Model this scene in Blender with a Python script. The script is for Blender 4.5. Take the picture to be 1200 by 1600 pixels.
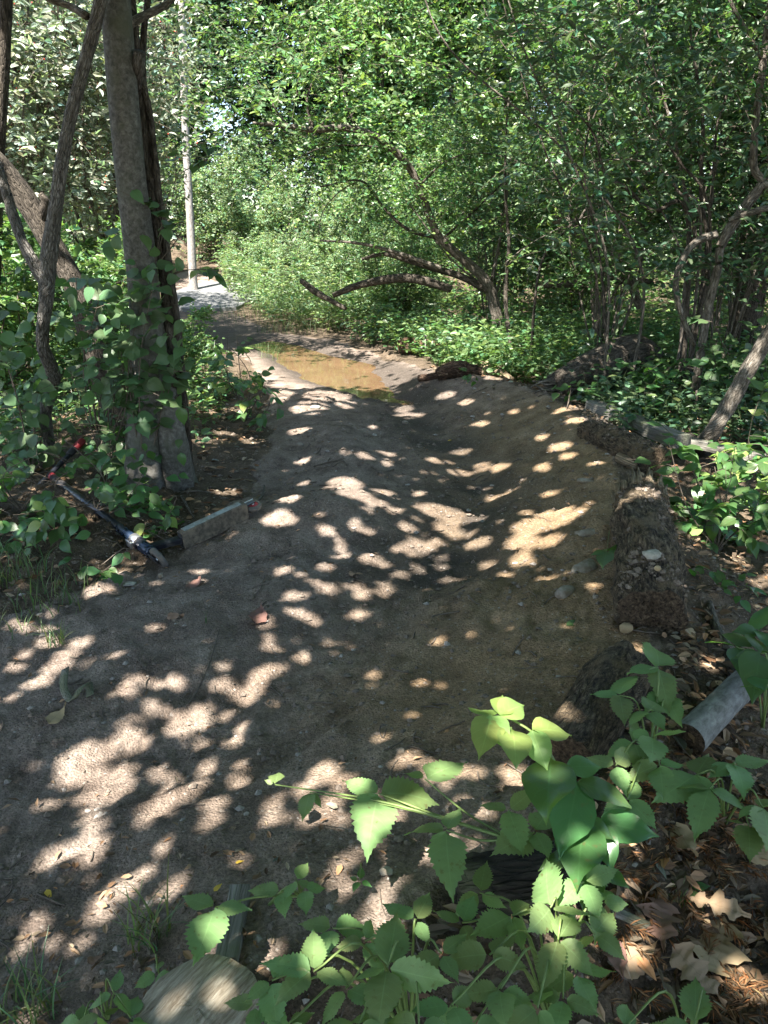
import bpy, math, random
import numpy as np
from mathutils import Vector, Matrix

sc = bpy.context.scene
for o in list(bpy.data.objects): bpy.data.objects.remove(o)
COL = sc.collection
R = math.radians

# ------------------------------------------------------------------ camera
CAM_H, PITCH, FOC = 1.6, R(20), 1202.0
cam_d = bpy.data.cameras.new('camera'); cam = bpy.data.objects.new('camera', cam_d); COL.objects.link(cam)
cam.location = (0, 0, CAM_H); cam.rotation_euler = (R(90) - PITCH, 0, 0)
cam_d.sensor_fit = 'VERTICAL'; cam_d.sensor_height = 24; cam_d.lens = 24 * FOC / 1600
cam_d.clip_start = .05; cam_d.clip_end = 400
sc.camera = cam

# ------------------------------------------------------------------ sky, sun, exposure
SUN = np.array([-.27, -.47, .84]); SUN /= np.linalg.norm(SUN)
w = bpy.data.worlds.new('World'); sc.world = w; w.use_nodes = True
nt = w.node_tree; nt.nodes.clear()
sky = nt.nodes.new('ShaderNodeTexSky'); sky.sky_type = 'NISHITA'; sky.sun_disc = False
sky.sun_elevation = math.asin(SUN[2]); sky.sun_rotation = math.atan2(SUN[0], SUN[1]); sky.air_density = 1.0
bg = nt.nodes.new('ShaderNodeBackground'); bg.inputs['Strength'].default_value = .085
wo = nt.nodes.new('ShaderNodeOutputWorld')
nt.links.new(sky.outputs[0], bg.inputs[0]); nt.links.new(bg.outputs[0], wo.inputs[0])
ld = bpy.data.lights.new('sun', 'SUN'); ld.energy = 5.0; ld.angle = R(.53); ld.color = (1, .955, .88)
lo = bpy.data.objects.new('sun', ld); COL.objects.link(lo)
lo.rotation_euler = Vector(SUN).to_track_quat('Z', 'Y').to_euler(); lo.location = (-4, -3, 12)
vs = sc.view_settings
vs.view_transform = 'Standard'; vs.look = 'None'; vs.exposure = 2.62; vs.gamma = 1; vs.use_curve_mapping = False
sc.render.engine = 'CYCLES'
cy = sc.cycles
cy.use_denoising = True; cy.max_bounces = 8; cy.diffuse_bounces = 4; cy.glossy_bounces = 3; cy.transmission_bounces = 6
cy.transparent_max_bounces = 4; cy.sample_clamp_indirect = 6
cy.use_adaptive_sampling = True; cy.adaptive_threshold = .01

# --- terrain begin
def vnoise(x, y, seed=0):
    xi = np.floor(x).astype(np.int64); yi = np.floor(y).astype(np.int64)
    fx = x - xi; fy = y - yi; fx = fx * fx * (3 - 2 * fx); fy = fy * fy * (3 - 2 * fy)
    def hsh(a, b):
        n = (a * 374761393 + b * 668265263 + seed * 974711) & 0x7fffffff
        n = ((n ^ (n >> 13)) * 1274126177) & 0x7fffffff
        return ((n ^ (n >> 16)) & 0xffff) / 65535.0
    return (hsh(xi, yi) * (1 - fx) + hsh(xi + 1, yi) * fx) * (1 - fy) + (hsh(xi, yi + 1) * (1 - fx) + hsh(xi + 1, yi + 1) * fx) * fy - .5
def fbm(x, y, oct=4, seed=0, gain=.5):
    s = 0; a = 1.
    for k in range(oct):
        s = s + a * vnoise(x * 2 ** k + 17.3 * k, y * 2 ** k - 9.1 * k, seed + k); a *= gain
    return s
def sstep(a, b, x):
    t = np.clip((x - a) / (b - a), 0, 1); return t * t * (3 - 2 * t)
# crest of the banked edge: x, y, height
LIP = np.array([(-1.6, .55, .06), (-.51, .92, .12), (-.38, 1.08, .14), (-.26, 1.2, .17), (0, 1.28, .2), (.23, 1.36, .22), (.51, 1.72, .23), (.68, 2.02, .23),
                (.96, 2.46, .23), (1.17, 3.2, .24), (1.34, 3.95, .27), (1.48, 5.05, .28), (1.5, 6.35, .26), (1.14, 7.65, .22), (.62, 8.3, .16), (.31, 9.6, .06)])
LEFT = np.array([(-3.6, 2.75), (-1.71, 3.06), (-1.44, 3.26), (-1.13, 3.55), (-.9, 4.4), (-.92, 5.87), (-1.2, 7.88), (-1.85, 10.45), (-3.3, 13.25), (-4.9, 17.95), (-5.6, 22)])
FAR = np.array([(-4.6, 22), (-4.2, 19.5), (-1.95, 13.4), (-.81, 12.4), (.31, 9.6)])
TRAIL = np.concatenate([LIP[:, :2], FAR[::-1], LEFT[::-1], [(-3.6, .55)]])
PUD = np.array([(-2.1, 12.0), (-1.55, 10.8), (-1.25, 9.9), (-.85, 8.95), (-.55, 8.35), (-.2, 7.9), (.12, 7.55), (.42, 7.6), (.38, 8.2), (.2, 9.1), (-.1, 10.1), (-.75, 11.0), (-1.3, 12.0), (-1.85, 12.6)])
def poly_near(x, y, P):
    best = np.full(x.shape, 1e9); sgn = np.zeros(x.shape); par = np.zeros(x.shape)
    for i in range(len(P) - 1):
        ax, ay = P[i][:2]; bx, by = P[i + 1][:2]; dx, dy = bx - ax, by - ay
        t = np.clip(((x - ax) * dx + (y - ay) * dy) / max(dx * dx + dy * dy, 1e-12), 0, 1)
        d = np.hypot(x - ax - t * dx, y - ay - t * dy)
        m = d < best; best = np.where(m, d, best); par = np.where(m, i + t, par)
        sgn = np.where(m, np.sign(dx * (y - ay) - dy * (x - ax)), sgn)
    return best, sgn, par
def poly_in(x, y, P):
    ins = np.zeros(x.shape, bool); n = len(P)
    for i in range(n):
        ax, ay = P[i][:2]; bx, by = P[(i + 1) % n][:2]
        if ay == by: continue
        c = ((ay > y) != (by > y)) & (x < (bx - ax) * (y - ay) / (by - ay) + ax)
        ins ^= c
    return ins
def poly_sd(x, y, P):
    d, _, _ = poly_near(x, y, np.concatenate([P[:, :2], P[:1, :2]])); return np.where(poly_in(x, y, P), d, -d)
def trail_sd(x, y): return poly_sd(x, y, TRAIL)
TRACK = np.array([(.3, 3.0), (.08, 2.62), (-.18, 2.25), (-.42, 1.95), (-.9, 1.6), (-1.6, 1.35)])
RUT = np.array([(.2, 7.2), (.45, 6.2), (.62, 5.4), (.6, 4.6), (.35, 3.8), (0, 3.1), (-.4, 2.5), (-1, 2.0), (-2, 1.6)])
def hgt(x, y):
    d, s, p = poly_near(x, y, LIP)
    lip = np.interp(p, np.arange(len(LIP)), LIP[:, 2])
    wob = 1 + .35 * fbm(x * 1.7, y * 1.7, 3, 5)
    inside = lip * (1 - sstep(-.08, 1.05, d * wob)) ** 1.25
    outside = lip - (lip - np.minimum(lip, .05)) * sstep(.06, .55, d * wob)
    z = np.where(s > 0, inside, outside)
    z = z * (1 - sstep(3.0, 8.0, d))
    dl, sl, _ = poly_near(x, y, LEFT)
    z = z + .1 * sstep(0, .9, np.where(sl > 0, dl, 0)) * sstep(2.6, 3.4, y)
    g = lambda cx, cy, a, sx, sy, r=0: a * np.exp(-(((x - cx) * math.cos(r) + (y - cy) * math.sin(r)) / sx) ** 2 - ((-(x - cx) * math.sin(r) + (y - cy) * math.cos(r)) / sy) ** 2)
    z = z + g(-.30, 5.6, .13, .25, .8, .12) + g(-.42, 4.25, .14, .48, .34, .35) + g(-.75, 7.4, .07, .5, .9) + g(-.9, 3.0, .03, .5, .3) + g(-.45, 3.3, .04, .3, .4)
    dr, _, _ = poly_near(x, y, RUT)
    z = z - .046 * np.exp(-(dr / .22) ** 2) + .014 * np.exp(-((dr - .33) / .08) ** 2)
    sp = poly_sd(x, y, PUD)
    z = z - .095 * sstep(-.25, .3, sp + .12 * fbm(x * 2.5, y * 2.5, 3, 9))
    far = sstep(8, 30, np.hypot(x, y - 4))
    z = z + .5 * far * fbm(x * .13, y * .13, 3, 3) + 1.9 * sstep(16, 33, y)
    tr = sstep(-.15, .2, trail_sd(x, y)) * (1 - sstep(-.3, .1, sp))
    z = z + .05 * fbm(x * 1.9, y * 1.9, 4, 1) * (.55 + .45 * (1 - tr)) * (1 - .8 * sstep(-.6, 0, sp))
    z = z + (.022 + .012 * (1 - tr)) * fbm(x * 13, y * 13, 4, 2, .62) * (.55 + .9 * sstep(-.3, .35, fbm(x * 1.3, y * 1.3, 2, 44))) * (1 - sstep(7, 12, y))
    tk, _, _ = poly_near(x, y, TRACK)
    z = z - .012 * np.exp(-(tk / .035) ** 4) + .007 * np.exp(-((tk - .055) / .02) ** 2)
    return z
# --- terrain end
SPOTS=[(-1.38,2.79,0.053,0.052),(-1.25,2.79,0.053,0.052),(-1.27,2.60,0.069,0.065),(-1.30,2.50,0.053,0.039),(-1.46,2.71,0.039,0.035),(-1.15,2.64,0.035,0.033),(-1.28,2.68,0.038,0.049),(-1.37,2.40,0.033,0.033),(-1.05,2.68,0.051,0.029),(-0.93,2.58,0.027,0.028),(-0.94,2.50,0.036,0.031),(-0.88,2.50,0.031,0.035),(-0.73,2.60,0.022,0.042),(-0.62,2.49,0.067,0.039),(-0.53,2.45,0.053,0.055),(-0.43,2.40,0.028,0.025),(-0.49,2.77,0.031,0.031),(-0.45,2.75,0.023,0.025),(-0.48,2.84,0.027,0.027),(-0.45,2.61,0.043,0.056),(-0.35,2.70,0.044,0.035),(-0.37,2.83,0.021,0.021),(-0.95,2.90,0.032,0.045),(-0.39,3.04,0.056,0.042),(-0.84,2.39,0.026,0.028),(-0.89,2.30,0.027,0.031),(-0.80,2.34,0.028,0.023),(-0.74,2.34,0.023,0.027),(-0.59,2.33,0.032,0.019),(-0.51,2.25,0.036,0.033),(-0.71,2.29,0.087,0.053),(-0.75,2.25,0.045,0.033),(-0.65,2.17,0.037,0.028),(-0.53,2.17,0.035,0.038),(-1.11,2.16,0.024,0.028),(-1.16,2.05,0.035,0.029),(-1.09,2.28,0.018,0.019),(-0.99,2.12,0.060,0.057),(-0.89,2.20,0.055,0.061),(-0.84,2.17,0.039,0.031),(-0.99,2.00,0.102,0.061),(-0.87,1.94,0.090,0.073),(-0.86,2.02,0.041,0.062),(-0.89,1.88,0.078,0.034),(-1.03,1.85,0.048,0.024),(-0.78,1.87,0.027,0.033),(-0.70,1.98,0.048,0.042),(-0.65,1.93,0.020,0.023),(-0.65,1.83,0.041,0.053),(-0.66,1.76,0.036,0.045),(-0.58,2.05,0.027,0.029),(-0.56,1.93,0.035,0.026),(-0.59,1.88,0.027,0.017),(-0.45,2.02,0.034,0.028),(-0.46,1.94,0.022,0.018),(-0.49,1.81,0.029,0.021),(-0.79,1.68,0.031,0.035),(-0.86,1.78,0.026,0.041),(-0.89,1.61,0.029,0.053),(-0.78,1.61,0.020,0.022),(-0.72,1.70,0.016,0.014),(-0.35,1.63,0.027,0.024),(-0.55,1.67,0.022,0.021),(-0.58,1.64,0.030,0.027),(-0.60,1.57,0.033,0.042),(-0.65,1.52,0.038,0.032),(-0.80,1.54,0.026,0.025),(-0.74,1.55,0.023,0.017),(-0.18,1.61,0.019,0.017),(-0.18,1.56,0.025,0.020),(-0.30,1.81,0.024,0.031),(-0.28,1.74,0.033,0.042),(-0.26,1.65,0.017,0.018),(-0.22,1.87,0.030,0.038),(-0.17,1.73,0.035,0.029),(-0.17,1.95,0.042,0.052),(-0.65,1.43,0.040,0.022),(-0.67,1.34,0.032,0.027),(-0.57,1.38,0.021,0.016),(-0.90,1.43,0.022,0.020),(-0.81,1.34,0.023,0.017),(-0.39,1.29,0.022,0.015),(-0.61,1.23,0.027,0.020),(-0.42,1.41,0.012,0.014),(-0.56,1.45,0.021,0.015),(-0.16,1.93,0.050,0.046),(-0.09,1.88,0.033,0.033),(-0.12,1.81,0.040,0.031),(-0.16,1.75,0.047,0.034),(-0.18,1.72,0.027,0.024),(-0.08,1.68,0.037,0.032),(0.08,1.73,0.037,0.048),(0.06,1.69,0.027,0.032),(0.29,1.70,0.062,0.023),(0.24,1.70,0.023,0.023),(0.13,1.60,0.048,0.025),(0.17,1.56,0.047,0.020),(0.20,1.62,0.032,0.021),(0.28,1.58,0.028,0.014),(-0.06,1.57,0.032,0.025),(-0.07,1.50,0.024,0.038),(-0.05,1.46,0.018,0.022),(0.08,1.49,0.030,0.022),(0.05,1.43,0.029,0.028),(0.03,1.38,0.031,0.033),(0.05,1.35,0.025,0.016),(0.14,2.46,0.033,0.034),(0.22,2.44,0.021,0.021),(0.06,2.43,0.019,0.021),(-0.21,2.40,0.019,0.020),(0.18,2.07,0.024,0.013),(-0.43,2.40,0.028,0.025),(0.33,1.84,0.018,0.021),(-0.94,8.52,0.355,0.461),(-1.17,9.36,0.234,0.453),(-0.56,7.69,0.289,0.388),(-0.68,7.10,0.209,0.278),(-0.35,7.31,0.110,0.205),(-1.02,7.73,0.129,0.391),(-0.52,9.78,0.490,0.714),(-0.88,10.25,0.213,0.415),(-0.01,10.58,0.437,0.682),(0.34,9.73,0.240,0.503),(0.25,10.76,0.265,0.483),(-0.30,11.01,0.181,0.309),(-0.17,8.92,0.299,0.323),(0.17,7.38,0.125,0.145),(0.23,7.13,0.182,0.135),(-0.10,6.50,0.044,0.116),(0.79,7.22,0.091,0.116),(0.84,6.49,0.082,0.094),(-0.24,5.41,0.046,0.086),(-0.11,5.35,0.055,0.083),(0.03,5.60,0.067,0.071),(0.03,5.33,0.037,0.081),(-0.59,5.43,0.066,0.067),(-0.24,4.74,0.144,0.199),(-0.15,4.49,0.116,0.146),(-0.28,4.83,0.084,0.110),(-0.04,4.40,0.069,0.117),(-0.53,4.36,0.076,0.116),(-0.56,4.10,0.126,0.093),(-0.53,4.87,0.038,0.055),(0.01,4.67,0.065,0.077),(0.07,4.30,0.045,0.078),(-0.33,4.13,0.032,0.042),(-0.15,4.08,0.032,0.061),(-0.09,4.00,0.039,0.048),(-0.30,3.97,0.053,0.058),(-0.23,3.81,0.034,0.044),(-0.21,3.72,0.034,0.043),(-0.08,3.68,0.073,0.075),(0.00,3.65,0.033,0.049),(-0.29,3.54,0.045,0.070),(-0.49,3.48,0.044,0.069),(-0.40,3.42,0.028,0.044),(-0.27,3.26,0.027,0.061),(-0.18,3.35,0.028,0.036),(0.06,3.53,0.058,0.046),(-0.40,3.19,0.058,0.052),(-0.12,3.27,0.042,0.034),(0.17,3.60,0.040,0.040),(0.59,5.82,0.091,0.093),(0.41,5.54,0.115,0.086),(0.31,5.20,0.054,0.077),(0.53,5.32,0.102,0.094),(0.71,5.40,0.075,0.131),(0.82,5.28,0.069,0.095),(0.69,4.72,0.058,0.064),(0.22,4.71,0.050,0.077),(0.33,4.42,0.176,0.138),(0.42,4.35,0.155,0.133),(0.56,4.31,0.058,0.066),(0.36,4.16,0.093,0.103),(0.13,4.11,0.051,0.051),(0.18,3.90,0.099,0.092),(0.13,3.81,0.062,0.089),(0.27,3.95,0.050,0.056),(0.29,3.76,0.034,0.052),(0.48,4.05,0.051,0.059),(0.51,3.89,0.098,0.064),(0.28,3.66,0.040,0.049),(0.32,3.48,0.064,0.038),(0.52,3.61,0.049,0.064),(0.98,4.05,0.141,0.092),(1.07,3.97,0.086,0.080),(0.83,3.92,0.138,0.114),(0.95,3.87,0.085,0.085),(0.74,3.75,0.107,0.131),(0.89,3.68,0.090,0.069),(0.70,3.55,0.070,0.079),(0.60,3.43,0.037,0.037),(0.76,3.23,0.081,0.027),(0.87,3.22,0.040,0.027),(0.83,4.17,0.055,0.053),(1.03,4.40,0.061,0.047),(1.09,4.98,0.060,0.103),(1.28,5.30,0.098,0.136),(1.28,5.04,0.060,0.093),(1.22,5.63,0.057,0.075),(0.86,5.23,0.054,0.063),(0.79,4.74,0.042,0.052),(1.52,5.81,0.096,0.125),(1.55,6.26,0.103,0.095),(1.16,6.62,0.044,0.076),(1.47,4.14,0.105,0.110),(1.44,8.07,0.067,0.105),(1.39,4.74,0.060,0.056),(0.53,2.79,0.023,0.032),(0.75,2.40,0.031,0.012),(0.22,2.77,0.036,0.047),(0.37,2.80,0.023,0.026),(-0.12,3.08,0.058,0.043),(-0.31,2.98,0.033,0.035),(-0.26,2.86,0.022,0.043),(-0.16,2.87,0.016,0.022),(-0.51,2.93,0.024,0.051),(0.61,1.99,0.026,0.048),(-1.20,5.14,0.089,0.121),(-1.37,7.21,0.122,0.168),(-1.04,4.76,0.125,0.079),(-1.07,6.07,0.104,0.122),(-3.74,8.12,0.269,0.363),(-3.37,8.19,0.136,0.367),(-1.48,2.92,0.109,0.045),(-1.59,2.97,0.055,0.035),(-1.49,3.04,0.071,0.036),(0.80,1.25,0.057,0.054),(0.57,1.30,0.035,0.022),(0.60,1.33,0.017,0.013),(1.08,2.21,0.016,0.018),(-0.91,3.40,0.037,0.036),(-1.76,8.35,0.209,0.375),(-1.53,6.91,0.145,0.214),(-1.42,5.84,0.060,0.097),(0.45,1.80,0.055,0.055),(0.46,1.70,0.050,0.050),(0.54,1.75,0.050,0.050),(0.41,1.84,0.045,0.045),(0.51,1.60,0.035,0.035),(0.27,1.73,0.045,0.045),(-0.21,1.29,0.040,0.040),(0.08,1.54,0.030,0.030),(0.44,1.40,0.035,0.035),(0.54,1.46,0.030,0.030),(1.18,2.41,0.040,0.040),(0.50,1.36,0.050,0.050),(0.20,1.30,0.035,0.035),(0.04,1.21,0.030,0.030),(0.44,1.25,0.030,0.030),(1.77,4.01,0.150,0.150),(2.12,4.33,0.250,0.250),(1.78,3.65,0.080,0.080),(1.64,3.74,0.060,0.060),(-1.35,6.28,0.080,0.080),(-1.08,5.20,0.060,0.060),(-1.35,3.28,0.080,0.080),(-1.65,6.30,0.040,0.040),(-1.19,4.05,0.060,0.060),(-1.34,3.51,0.060,0.060),(-0.71,6.32,0.120,0.120),(-0.31,1.17,0.028,0.028),(-0.23,1.18,0.026,0.026),(0.63,7.63,0.120,0.120),(1.18,7.91,0.120,0.120),(1.32,3.58,0.075,0.075),(1.22,3.52,0.040,0.040)]

# height look-up on a 3 cm grid
_gx0, _gy0, _gs = -8., -2.5, .03
_GX, _GY = np.meshgrid(_gx0 + np.arange(534) * _gs, _gy0 + np.arange(880) * _gs)
_GH = hgt(_GX.ravel(), _GY.ravel()).reshape(_GX.shape)
def hz(x, y):
    i = (x - _gx0) / _gs; j = (y - _gy0) / _gs
    if i < 0 or j < 0 or i >= 532 or j >= 878: return float(hgt(np.array([x], float), np.array([y], float))[0])
    a, b = int(i), int(j); f, g = i - a, j - b
    return float((_GH[b, a] * (1 - f) + _GH[b, a + 1] * f) * (1 - g) + (_GH[b + 1, a] * (1 - f) + _GH[b + 1, a + 1] * f) * g)
_cp, _sp = math.cos(PITCH), math.sin(PITCH)
def ray(u, v):
    dx = (u - 600) / FOC; dy = (800 - v) / FOC
    return np.array([dx, _cp + dy * _sp, -_sp + dy * _cp])
def on_z(u, v, z):                       # the point of height z seen at a photo pixel
    d = ray(u, v); return np.array([0, 0, CAM_H]) + d * ((z - CAM_H) / d[2])
def at(u, v, Y):                         # the point at distance Y seen at a photo pixel
    d = ray(u, v); return np.array([0, 0, CAM_H]) + d * (Y / d[1])
def gr(u, v, lift=0.):                   # the ground point seen at a photo pixel
    z = 0.
    for _ in range(22):
        q = on_z(u, v, z); z = .5 * z + .5 * hz(q[0], q[1])
    q = on_z(u, v, z); return np.array([q[0], q[1], z + lift])

# ------------------------------------------------------------------ mesh helpers
def mk(name, V, F, mat, parent=None, col=None, bc=None, uv=None, smooth=True, link=True):
    """one mesh object from numpy vertices and a list of face arrays (n,3) / (n,4)"""
    me = bpy.data.meshes.new(name)
    V = np.asarray(V, np.float32); F = [np.asarray(f, np.int32) for f in F if len(f)]
    me.vertices.add(len(V)); me.vertices.foreach_set('co', V.ravel())
    nl = sum(f.size for f in F); npol = sum(len(f) for f in F)
    me.loops.add(nl); me.polygons.add(npol)
    me.loops.foreach_set('vertex_index', np.concatenate([f.ravel() for f in F]))
    tot = np.concatenate([np.full(len(f), f.shape[1], np.int32) for f in F])
    me.polygons.foreach_set('loop_start', np.concatenate([[0], np.cumsum(tot)[:-1]]).astype(np.int32))
    me.polygons.foreach_set('use_smooth', np.full(npol, smooth))
    if col is not None:
        a = me.attributes.new('Col', 'FLOAT_COLOR', 'POINT')
        c = np.ones((len(V), 4), np.float32); c[:, :3] = col; a.data.foreach_set('color', c.ravel())
    if bc is not None:
        a = me.attributes.new('bc', 'FLOAT_VECTOR', 'POINT'); a.data.foreach_set('vector', np.asarray(bc, np.float32).ravel())
    if uv is not None:
        l = me.uv_layers.new(name='UVMap'); vi = np.concatenate([f.ravel() for f in F])
        l.data.foreach_set('uv', np.asarray(uv, np.float32)[vi].ravel())
    me.update(calc_edges=True)
    if mat: me.materials.append(mat)
    if not link: return me
    return ob(name, me, parent)
def ob(name, me, parent=None):
    o = bpy.data.objects.new(name, me); COL.objects.link(o)
    if parent is not None: o.parent = parent; o.matrix_parent_inverse = INV.get(parent.name, Matrix())
    return o
INV = {}
def thing(name, label, cat, loc=(0, 0, 0), group=None):
    o = bpy.data.objects.new(name, None); COL.objects.link(o); o.location = [float(c) for c in loc]
    o.empty_display_size = .1
    INV[o.name] = Matrix.Translation([-float(c) for c in loc])      # parts are given in world coordinates
    return tag(o, label, cat, group)
def tag(o, label, cat, group=None):
    o['label'] = label; o['category'] = cat
    if group: o['group'] = group
    return o
def unit(a): return a / np.maximum(np.linalg.norm(a, axis=-1, keepdims=True), 1e-9)

def spline(P, n):                         # Catmull-Rom through rows of P (any width)
    P = np.asarray(P, float); k = len(P)
    if k == 2: return P[0] + (P[1] - P[0]) * np.linspace(0, 1, n)[:, None]
    Q = np.vstack([2 * P[0] - P[1], P, 2 * P[-1] - P[-2]])
    t = np.linspace(0, k - 1 - 1e-9, n); i = t.astype(int); f = (t - i)[:, None]
    a, b, c, d = Q[i], Q[i + 1], Q[i + 2], Q[i + 3]
    return .5 * (2 * b + (c - a) * f + (2 * a - 5 * b + 4 * c - d) * f ** 2 + (3 * b - a - 3 * c + d) * f ** 3)
def tubes(P, Rr, sides, caps=False):
    """P (n,k,3) centre lines, Rr (n,k) radii -> V, [quads], bark coords"""
    P = np.asarray(P, float); Rr = np.asarray(Rr, float); n, k, _ = P.shape
    T = np.gradient(P, axis=1); T = unit(T)
    ref = np.where(np.abs(T[:, :1, 2:3]) > .9, np.array([1., 0, 0]), np.array([0, 0, 1.]))
    ref = np.broadcast_to(ref, T.shape)
    A = unit(np.cross(T, ref)); B = np.cross(T, A)
    th = np.arange(sides) * 2 * math.pi / sides
    c, s = np.cos(th), np.sin(th)
    off = A[:, :, None] * c[:, None] + B[:, :, None] * s[:, None]
    V = P[:, :, None] + off * Rr[:, :, None, None]
    arc = np.concatenate([np.zeros((n, 1)), np.cumsum(np.linalg.norm(np.diff(P, axis=1), axis=2), 1)], 1)
    bc = np.stack([np.broadcast_to(c, (n, k, sides)) * Rr[..., None], np.broadcast_to(s, (n, k, sides)) * Rr[..., None],
                   np.broadcast_to(arc[..., None], (n, k, sides))], -1) + np.arange(n)[:, None, None, None] * .37
    idx = np.arange(n * k * sides).reshape(n, k, sides)
    a = idx[:, :-1]; b = idx[:, 1:]
    F = np.stack([a, np.roll(a, -1, 2), np.roll(b, -1, 2), b], -1).reshape(-1, 4)
    fs = [F]
    if caps:
        pass
    return V.reshape(-1, 3), fs, bc.reshape(-1, 3)
def noise3(p, seed=0):
    return vnoise(p[:, 0] + p[:, 2] * .73 + 5, p[:, 1] - p[:, 2] * .41 + 3, seed) + vnoise(p[:, 2] + 11, p[:, 0] * .6 - p[:, 1] * .7, seed + 7)
def limb(name, pts, rad, mat, parent=None, sides=14, n=40, amp=.06, freq=9, stretch=.25, cap=None, seed=0, flare=0, ridges=0, squash=1.):
    """a tapered, knobbly woody stem or log along pts; rad per point; closed ends"""
    Q = spline(np.c_[np.asarray(pts, float), np.asarray(rad, float)], n)
    P, r = Q[:, :3], Q[:, 3]
    V, F, bc = tubes(P[None], r[None], sides)
    ctr = np.repeat(P, sides, 0); off = V - ctr; rr = np.repeat(r, sides)
    q = bc * np.array([1, 1, stretch]) * (1.9 / max(r.mean(), .006)) * (freq / 9)
    d = amp * (noise3(q, seed) + .6 * noise3(q * 2.3, seed + 3) + .35 * noise3(q * 5.1, seed + 5))
    th = np.arctan2(bc[:, 1], bc[:, 0])
    if ridges: d = d + ridges * np.abs(np.sin(th * 5 + 2 * noise3(q * .6, seed + 9)))
    if flare:
        tt = np.repeat(np.linspace(0, 1, n), sides)
        d = d + flare * np.exp(-tt * 9) * (.35 + .65 * np.cos(th * 4 + seed) ** 2)
    V = ctr + off * (1 + d)[:, None] * np.array([1, 1, squash])
    rough = .12 * r
    m = len(V)
    ends = np.array([P[0], P[-1]]); V = np.vstack([V, ends]); bc = np.vstack([bc, [[0, 0, 0], [0, 0, 1]]])
    i = np.arange(sides); j = (i + 1) % sides
    f3 = np.vstack([np.stack([np.full(sides, m), j, i], 1), np.stack([np.full(sides, m + 1), m - sides + i, m - sides + j], 1)])
    if cap is None:
        return mk(name, V, [F[0], f3], mat, parent, bc=bc)
    o = mk(name, V, [F[0]], mat, parent, bc=bc)
    rng = np.random.default_rng(seed + 77)
    for e, (ring, ctrp, sg) in enumerate(((V[:sides], P[0], -1), (V[m - sides:m], P[-1], 1))):
        T = unit((P[1] - P[0]) if e == 0 else (P[-1] - P[-2]))
        rings = [ring * 1.0]; 
        for s_ in (.8, .55, .3): rings.append(ctrp + (ring - ctrp) * s_ + T * (rng.normal(0, .05, (sides, 1)) * r.mean() * .8))
        W = np.vstack(rings + [ctrp[None]])
        f = []
        for a in range(3):
            for k in range(sides):
                k2 = (k + 1) % sides
                q4 = (a * sides + k, a * sides + k2, (a + 1) * sides + k2, (a + 1) * sides + k)
                f.append(q4 if sg > 0 else q4[::-1])
        t3 = [((3 * sides + k, 3 * sides + (k + 1) % sides, 4 * sides) if sg > 0 else (3 * sides + (k + 1) % sides, 3 * sides + k, 4 * sides)) for k in range(sides)]
        A = unit(np.cross(T, [0.3, .2, .9])); B = np.cross(T, A)
        mk('cut_end', W, [np.array(f), np.array(t3)], cap, parent, bc=np.c_[(W - ctrp) @ A, (W - ctrp) @ B, np.zeros(len(W))])
    return o

# leaf templates: (side, along, normal) in units of width, length, length
T4 = (np.array([(0, 0, 0), (.5, .42, .07), (0, 1, -.1), (-.5, .42, .07)]), np.array([(0, 1, 2), (0, 2, 3)]), 3)
T6 = (np.array([(0, 0, 0), (.46, .28, .05), (.36, .68, .02), (0, 1, -.14), (-.36, .68, .02), (-.46, .28, .05)]), np.array([(0, 1, 2, 3), (0, 3, 4, 5)]), 4)
def leaves(P, D, N, L, W, tpl):
    P, D, N = np.asarray(P), unit(np.asarray(D)), np.asarray(N)
    S = unit(np.cross(D, N)); N = np.cross(S, D)
    L = np.broadcast_to(L, len(P)); W = np.broadcast_to(W, len(P))
    t, f, _ = tpl
    V = P[:, None] + S[:, None] * (t[:, 0, None] * W[:, None, None]) + D[:, None] * (t[:, 1, None] * L[:, None, None]) + N[:, None] * (t[:, 2, None] * L[:, None, None])
    F = f[None] + (np.arange(len(P)) * len(t))[:, None, None]
    return V.reshape(-1, 3), F.reshape(-1, f.shape[1])
def leafcol(n, rng, k=6, hue=.25, val=.3):
    """per-leaf tint multipliers repeated over k vertices"""
    v = np.exp(rng.normal(0, val, n)); y = rng.normal(0, hue, n)
    c = np.stack([v * (1 + .8 * np.clip(y, -.6, 1.2)), v * (1 + .15 * y), v * (1 - .3 * y)], 1)
    return np.repeat(np.clip(c, .15, 3), k, 0)
# ------------------------------------------------------------------ materials
def newmat(name):
    m = bpy.data.materials.new(name); m.use_nodes = True; t = m.node_tree; t.nodes.clear()
    return m, t, (lambda ty, **k: _nd(t, ty, k)), (lambda a, b: t.links.new(a, b))
def _nd(t, ty, k):
    n = t.nodes.new('ShaderNode' + ty)
    for a, b in k.items():
        if a.startswith('i_'): n.inputs[a[2:].replace('_', ' ')].default_value = b
        elif a[0] == 'n' and a[1:].isdigit(): n.inputs[int(a[1:])].default_value = b
        else: setattr(n, a, b)
    return n
def rampn(t, stops, fac=None, interp='LINEAR'):
    r = t.nodes.new('ShaderNodeValToRGB'); e = r.color_ramp.elements; r.color_ramp.interpolation = interp
    while len(e) < len(stops): e.new(.5)
    for el, (p, c) in zip(e, stops):
        el.position = p; el.color = (*c, 1) if len(c) == 3 else c
    if fac is not None: t.links.new(fac, r.inputs[0])
    return r
def mixc(t, fac, a, b, mode='MIX'):
    n = t.nodes.new('ShaderNodeMix'); n.data_type = 'RGBA'; n.blend_type = mode
    for s, v in ((n.inputs[0], fac), (n.inputs[6], a), (n.inputs[7], b)):
        if hasattr(v, 'is_linked') or hasattr(v, 'links'): t.links.new(v, s)
        else: s.default_value = (*v, 1) if isinstance(v, tuple) and len(v) == 3 else v
    return n.outputs[2]
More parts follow.
